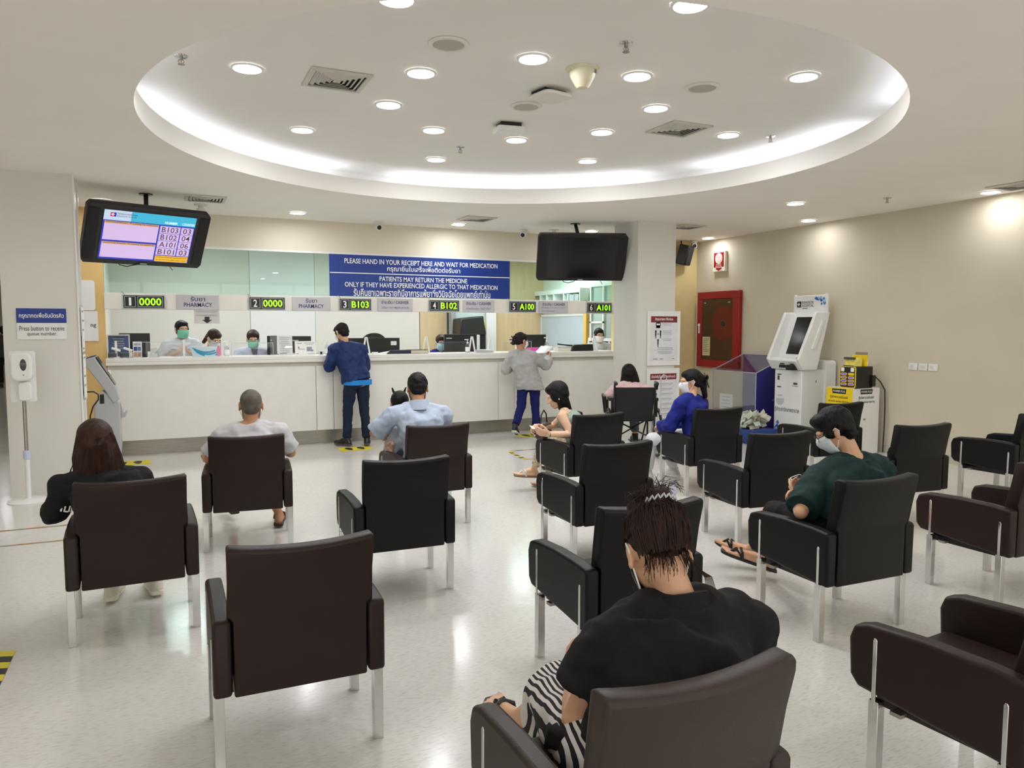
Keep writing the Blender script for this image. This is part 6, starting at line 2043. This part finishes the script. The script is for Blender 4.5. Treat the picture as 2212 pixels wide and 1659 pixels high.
# ---- the man in a dark green T-shirt
J = dict(hip=(3.30, 2.84, .53), waist=(3.34, 2.84, .67), chest=(3.41, 2.88, .755), neck=(3.47, 2.93, .865), head=(3.405, 3.02, 1.005), hpitch=30, hyaw=42, byaw=12, hroll=-3,
         shL=(3.265, 2.965, .775), shR=(3.685, 2.925, .77), elL=(3.02, 2.87, .615), wrL=(3.22, 3.09, .635), elR=(3.62, 3.06, .61), wrR=(3.46, 3.21, .62),
         knL=(3.16, 3.24, .50), knR=(3.40, 3.27, .49), anL=(3.40, 3.52, .13), anR=(3.46, 3.72, .12), toeL=(3.20, 3.67, .18), toeR=(3.33, 3.88, .17))
b, JJ, H = person('person in a dark green T-shirt and face mask, looking down at a phone', (3.3, 2.86, 0), J, SK_B, g=1.0, voxel=.006, top=('tshirt', cloth('dark green jersey', '#16302f', .08, .3), .93, 'hip', .024),
                  bottom=('shorts', cloth('black shorts', '#1a1a1c'), .98), shoes=('sandal', M_BLACK, M_BLACK), bare=True,
                  hands={'L': dict(d=V((.5, .8, .2)), palm=V((.6, 0, .6)), curl=40, side=-1)})
hair(b, H, H_BLACK, 'short', 1.07, .0055, tuft=.012)
face_mask(b, H, mat('pale blue mask', '#d5e2e6', .8, var=.02))
glasses(b, H, M_BLACK)
m = MB(); nk = JJ['neck']; m.tube([nk + V((.086 * math.cos(a), .078 * math.sin(a), -.012)) for a in [2 * PI * k / 24 for k in range(25)]], .008, 6); obj('neckband', m, MATS['dark green jersey'], b)
t = thing('mobile_phone', 'white mobile phone held low by the man in dark green', 'phone', (3.41, 3.23, .66))
m = MB(); m.prism(rrect(.075, .15, .01), -.004, .004, 'z', Matrix.Rotation(.5, 4, 'X') @ Matrix.Rotation(-.3, 4, 'Y')); obj('case', m, M_WHITE, t, bevel=.002)
m = MB(); m.prism(rrect(.068, .14, .008), .0042, .0048, 'z', Matrix.Rotation(.5, 4, 'X') @ Matrix.Rotation(-.3, 4, 'Y')); obj('screen', m, M_SCREEN, t)

# ---- the woman with a bun, nearest
J = dict(hip=(1.08, 1.49, .53), waist=(1.11, 1.48, .64), chest=(1.19, 1.52, .735), neck=(1.23, 1.575, .86), head=(1.205, 1.645, .975), hpitch=36, hyaw=-16, byaw=2, hroll=-3, hs=1.03,
         shL=(1.035, 1.60, .765), shR=(1.435, 1.545, .755), elL=(.945, 1.63, .565), wrL=(1.075, 1.85, .59), elR=(1.43, 1.65, .565), wrR=(1.22, 1.86, .62),
         knL=(1.06, 1.93, .455), knR=(1.2, 1.93, .45), anL=(1.075, 2.25, .235), anR=(1.2, 2.02, .10), toeL=(1.06, 2.45, .225), toeR=(1.22, 2.22, .04))
b, JJ, H = person('person with a messy brown bun, loose black top and striped skirt, nearest the camera', (1.06, 1.52, 0), J, SK_B, g=.97, voxel=.006, top=('blouse', cloth('black crepe', '#131417', .1, .2), .62, 'hip', .034),
                  shoes=('sandal', M_BLACK, mat('dark sole', '#2a201c', .6)), bare=True)
m = MB()
kL, kR, hp = JJ['knL'], JJ['knR'], JJ['hip']
mid = (kL + kR) / 2
Ux = V((1, 0, 0))
m.loft([ring(hp + V((0, -.05, -.02)), Ux, V((0, 0, 1)), .2, .115), ring(hp.lerp(mid, .35) + V((-.01, 0, .0)), Ux, V((0, .1, 1)), .205, .10), ring(hp.lerp(mid, .75) + V((-.01, 0, -.01)), Ux, V((0, .2, 1)), .18, .10),
        ring(mid + V((.0, .03, .0)), Ux, V((0, .75, .65)), .165, .11), ring(mid + V((.01, .06, -.11)), Ux, V((0, 1, .15)), .165, .11), ring(mid + V((.025, .07, -.2)), Ux, V((0, 1, 0)), .165, .10), ring(mid + V((.03, .07, -.25)), Ux, V((0, 1, 0)), .168, .105)])
STR = bpy.data.materials.new('black and white stripes')
STR.use_nodes = True
nt = STR.node_tree
tc = nt.nodes.new('ShaderNodeTexCoord')
mp = nt.nodes.new('ShaderNodeMapping')
mp.inputs['Rotation'].default_value = (0, 0, .2)
wv = nt.nodes.new('ShaderNodeTexWave')
wv.inputs['Scale'].default_value = 20.0
wv.inputs['Distortion'].default_value = .35
wv.inputs['Detail'].default_value = 1
rp = nt.nodes.new('ShaderNodeValToRGB')
rp.color_ramp.interpolation = 'CONSTANT'
rp.color_ramp.elements[0].color = lin('#121214') + (1,)
rp.color_ramp.elements[1].position = .46
rp.color_ramp.elements[1].color = lin('#d4cfcb') + (1,)
nt.links.new(tc.outputs['Object'], mp.inputs[0]); nt.links.new(mp.outputs[0], wv.inputs[0]); nt.links.new(wv.outputs['Fac'], rp.inputs[0])
nt.links.new(rp.outputs[0], nt.nodes['Principled BSDF'].inputs['Base Color'])
nt.nodes['Principled BSDF'].inputs['Roughness'].default_value = .85
skinned(obj('skirt', m, STR, b, smooth=0), .010, 4, folds=.02)
nk = JJ['neck']
m = MB(); m.loft([ring(nk + V((-.0, -.006, -.03)), V((1, -.1, 0)), V((.1, 1, .0)), .098, .09), ring(nk + V((-.004, .0, .018)), V((1, -.1, 0)), V((.1, .95, -.3)), .076, .072)]); obj('collar', m, MATS['black crepe'], b)
HB = hairmat('dark bun hair', '#2e1d16')
c = JJ['head']
hair(b, H, HB, 'up', 1.05, .006, [('ell', (0, -.05, .098), (.05, .05, .035)), ('ell', (.01, -.078, .112), (.036, .038, .03)), ('ell', (-.03, -.03, .112), (.035, .03, .022))], tuft=.008)
random.seed(4)
P = []
bun = V((.0, -.065, .108))
rn = random.uniform
for k in range(620):       # hair combed up from the hairline to the bun
    a = rn(-2.7, 2.7)
    z = rn(-.038, -.012) if abs(a) < 1.15 else rn(.025, .045)
    s0 = V((.081 * math.sin(a), -.024 - .086 * math.cos(a), z))
    m1 = V((.0885 * math.sin(a), -.025 - .1035 * math.cos(a), .035 + rn(-.01, .015))) * 1.045
    end = bun + V((.03 * math.sin(a) + rn(-.012, .012), -.03 * math.cos(a) + rn(-.012, .012), rn(-.012, .006)))
    m2 = m1.lerp(end, .6) + (m1 - V((0, -.02, .03))).normalized() * .022
    P.append([H @ s0, H @ (s0.lerp(m1, .5) * 1.03), H @ m1, H @ m2, H @ end])
for k in range(230):        # the untidy bun
    a, q = rn(0, 6.28), rn(.015, .05)
    p0 = bun + V((q * math.cos(a), q * .8 * math.sin(a), .01))
    o1 = V((rn(-.018, .018), rn(-.018, .018), rn(.015, .034)))
    o2 = V((rn(-.034, .034), rn(-.03, .03), 0))
    P.append([H @ p0, H @ (p0 + o1), H @ (p0 + o1 + o2 * .6 + V((0, 0, .004))), H @ (p0 + o2 * 1.3 + V((0, 0, rn(.0, .012))))])
for k in range(16):        # flyaway ends
    p0 = bun + V((rn(-.03, .04), rn(-.03, .02), .03))
    P.append([H @ p0, H @ (p0 + V((rn(-.01, .02), -.005, .02))), H @ (p0 + V((rn(-.02, .05), rn(-.03, .0), rn(.02, .05))))])
for k in range(90):        # wisps on the nape
    a = rn(-1.2, 1.2)
    p0 = V((.062 * math.sin(a), -.03 - .062 * math.cos(a), rn(-.04, -.015)))
    g, side = rn(.35, 1.0), math.sin(a)
    P.append([H @ p0, H @ (p0 + V((.004 * side, -.008, -.02 * g))), H @ (p0 + V((.008 * side + rn(-.004, .004), -.008, -.045 * g))), H @ (p0 + V((.013 * side + rn(-.007, .007), .002, -.075 * g)))])
for k in range(14):
    P.append([H @ V((.076, -.03, -.045)), H @ V((.086, -.045, -.075)), H @ V((.092 + .0016 * k, -.05, -.1)), H @ V((.086 + .002 * k, -.055, -.125 - .003 * k))])
for k in range(10):
    P.append([H @ V((-.078, .02, -.02)), H @ V((-.082, .03, -.06)), H @ V((-.08 + .001 * k, .028, -.11))])
strands(b, HB, P, .0013, .0006)
m = MB()
pts = []
for k in range(41):
    a = R(200 + 190 * k / 40)
    pts.append(H @ V((.012 + .048 * math.cos(a), -.07 + .05 * math.sin(a), .110 + .0042 * (k % 4 - 1.5))))
m.tube(pts, .0028, 6); obj('hair_tie', m, M_LGREY, b)
m = MB(); m.ell(H @ V((.052, -.085, .135)), (.016, .014, .016)); obj('hair_bobble', m, mat('pale bobble', '#c6bfcf', .3), b)
face_mask(b, H, M_BLACK)
t = thing('black_tote_bag', 'black cloth bag with a round lime green badge on the lap of the bun woman', 'bag', (.925, 1.59, .50), .35)
t.scale = (.62, .62, .62)
m = MB(); m.loft([[V((-.06, -.14, 0)), V((.1, -.14, 0)), V((.1, .14, 0)), V((-.06, .14, 0))], [V((-.04, -.13, .085)), V((.09, -.12, .095)), V((.09, .12, .09)), V((-.04, .13, .085))]]); obj('bag', m, cloth('black canvas', '#151517'), t, bevel=.02, seg=3)
Mb = Matrix.Translation((.03, -.115, .092)) @ Matrix.Rotation(.55, 4, 'X')
m = MB(); m.lathe([(.001, .0), (.04, .0), (.04, .006), (.001, .008)], n=28, M=Mb, caps=False); obj('badge', m, mat('lime badge', '#9ad63a', .5), t)
m = MB()
for k in range(28):
    a = 2 * PI * k / 28
    m.cap((.043 * math.cos(a), .043 * math.sin(a), .001), .0022, (.058 * math.cos(a), .058 * math.sin(a), .001), .0022, 6, Mb)
obj('badge_fringe', m, M_PAPER, t)

# ---- staff behind the counter
M_COAT = cloth('white coat', '#d9dbe6', .03, .15)
M_MASKG = mat('green surgical mask', '#7fd0b4', .8, var=.03)


def clerk(label, x, y, hz, yaw, pitch, top, skinm, hairfn, lean=.0, arms=None, mask=None, roll=0, wid=.18, neckdrop=.135, hands=None):
    a = R(yaw - 180)
    rt_, fw_ = V((-math.cos(a), -math.sin(a), 0)), V((math.sin(a), -math.cos(a), 0))
    hd = V((x, y, hz))
    nk = hd - V((0, 0, neckdrop)) - fw_ * (.035 + .05 * abs(pitch) / 30)
    ch = nk - V((0, 0, .16)) - fw_ * (.02 + lean)
    ws = ch - V((0, 0, .14)) - fw_ * lean
    hp = ws - V((0, 0, .14)) - fw_ * lean
    shL, shR = nk - rt_ * wid - V((0, 0, .065)), nk + rt_ * wid - V((0, 0, .065))
    f = lambda r_, f_, z: nk + rt_ * r_ + fw_ * f_ + V((0, 0, z - nk.z))
    if arms is None:
        arms = dict(elL=f(-.25, .06, 1.1), wrL=f(-.12, .23, 1.12), elR=f(.25, .06, 1.1), wrR=f(.12, .23, 1.12))
    fz = .10
    J = dict(hip=hp, waist=ws, chest=ch, neck=nk, head=hd, shL=shL, shR=shR, hyaw=yaw, hpitch=pitch, hroll=roll, byaw=yaw,
             knL=hp - rt_ * .1 + V((0, 0, .48 - hp.z)) + fw_ * .03, knR=hp + rt_ * .1 + V((0, 0, .48 - hp.z)) + fw_ * .03, anL=hp - rt_ * .11 + V((0, 0, fz - hp.z)) - fw_ * .02, anR=hp + rt_ * .11 + V((0, 0, fz - hp.z)) - fw_ * .02)
    J['toeL'], J['toeR'] = J['anL'] + fw_ * .2 - V((0, 0, .06)), J['anR'] + fw_ * .2 - V((0, 0, .06))
    J.update({k: V(v) for k, v in arms.items()})
    J = {k: (tuple(v) if isinstance(v, V) else v) for k, v in J.items()}
    b, JJ, H = person(label, (hp.x, hp.y, 0), J, skinm, g=.95, voxel=.0065, top=top, bottom=('trousers', MATS['dark trousers'], 1.9), shoes=('shoe', M_BLACK, M_DGREY), hands=hands)
    hairfn(b, H)
    if mask:
        face_mask(b, H, mask)
    eyes(b, H, 1, abs(pitch) > 15)
    return b, JJ, H


b, JJ, H = clerk('person in a white collared uniform and green mask, standing behind counter one', .27, 10.98, 1.555, 198, 4, ('coat', M_COAT, .95, 'low', .024), SK_C, lambda b, H: hair(b, H, H_BLACK, 'short', 1.02, .006, tuft=.008),
                 arms=dict(elL=(.53, 10.98, 1.12), wrL=(.40, 10.78, 1.235), elR=(-.03, 10.98, 1.12), wrR=(.15, 10.76, 1.235)), mask=M_MASKG,
                 hands={'L': dict(d=V((-.8, -.5, .3)), palm=V((0, .2, 1)), curl=25, side=-1), 'R': dict(d=V((.8, -.5, .3)), palm=V((0, .2, 1)), curl=25, side=1)})
m = MB()
nk = JJ['neck']
for sx in (-1, 1):
    m.add([nk + V((sx * .02, -.085, .0)), nk + V((sx * .085, -.05, .03)), nk + V((sx * .12, -.10, -.06)), nk + V((sx * .03, -.135, -.085))], [(0, 1, 2, 3)])
o = obj('collar', m, M_COAT, b, smooth=0); sd = o.modifiers.new('sheet', 'SOLIDIFY'); sd.thickness = .008
m = MB(); m.b2((-.13, -.168, -.135), (-.07, -.16, -.122), Matrix.Translation(nk)); m.b2((.075, -.165, -.14), (.09, -.16, -.12), Matrix.Translation(nk)); obj('name_badge', m, M_GREY, b)

b, JJ, H = clerk('person in a white coat with a face shield and brown ponytail, bent over counter one', .665, 10.93, 1.43, 214, 30, ('coat', cloth('cream coat', '#d5d0cb', .03, .15), 1.9, 'low', .024), SK_C,
                 lambda b, H: hair(b, H, H_BROWN, 'tied', 1.04, .006, [('cap', (0, -.12, -.01), .034, (.02, -.14, -.13), .026)], tuft=.006), lean=.03, mask=M_PAPER)
m = MB()
m.loft([[H @ V((.105 * math.sin(R(a)), .03 + .10 * math.cos(R(a)), z)) for a in range(-80, 81, 16)] for z in (.03, -.14)], caps=False, closed=False)
o = obj('face_shield', m, M_CLEAR, b, smooth=60); sd = o.modifiers.new('sheet', 'SOLIDIFY'); sd.thickness = .002
glasses(b, H, M_CHROME)

b, JJ, H = clerk('person in a pale lilac coat and green mask with glasses, looking down at counter two', 1.165, 10.93, 1.425, 176, 18, ('coat', cloth('lilac coat', '#c9cde6', .03, .15), 1.9, 'low', .024), SK_C,
                 lambda b, H: hair(b, H, H_BROWN, 'tied', 1.03, .006, tuft=.003), lean=.02, mask=M_MASKG)
glasses(b, H, M_GREY)
m = MB(); nk = JJ['neck']; m.add([nk + V((-.04, -.12, .0)), nk + V((.05, -.12, .0)), nk + V((.01, -.155, -.2))], [(0, 1, 2)]); o = obj('undershirt', m, mat('navy undershirt', '#161a34', .8), b, smooth=0); sd = o.modifiers.new('sheet', 'SOLIDIFY'); sd.thickness = .006

b, JJ, H = clerk('person in dark blue uniform and pale mask, half hidden by the large monitor', 4.03, 11.25, 1.345, 172, 10, ('blazer', cloth('navy uniform', '#1a2070', .06), 1.9, 'low', .024), SK_C,
                 lambda b, H: hair(b, H, H_BROWN, 'tied', 1.04, .006, tuft=.004), mask=mat('aqua mask', '#a8d8dc', .8))
b, JJ, H = clerk('person in a white shirt, half hidden by the column at the end of the counter', 6.71, 10.86, 1.45, 165, 8, ('shirt', cloth('white shirt', '#d5d9e2', .03, .2), .95, 'low', .024), SK_B,
                 lambda b, H: hair(b, H, H_BLACK, 'short', 1.02, .006, tuft=.006), mask=M_PAPER)
# ---- someone far down the corridor
b, JJ, H = clerk('person in dark clothes far down the corridor at the left photo edge', -3.72, 23.5, 1.5, 20, 0, ('coat', cloth('charcoal coat', '#3a3a3c'), 1.9, 'low', .03), SK_B, lambda b, H: hair(b, H, H_BLACK, 'short', 1.05, .008))
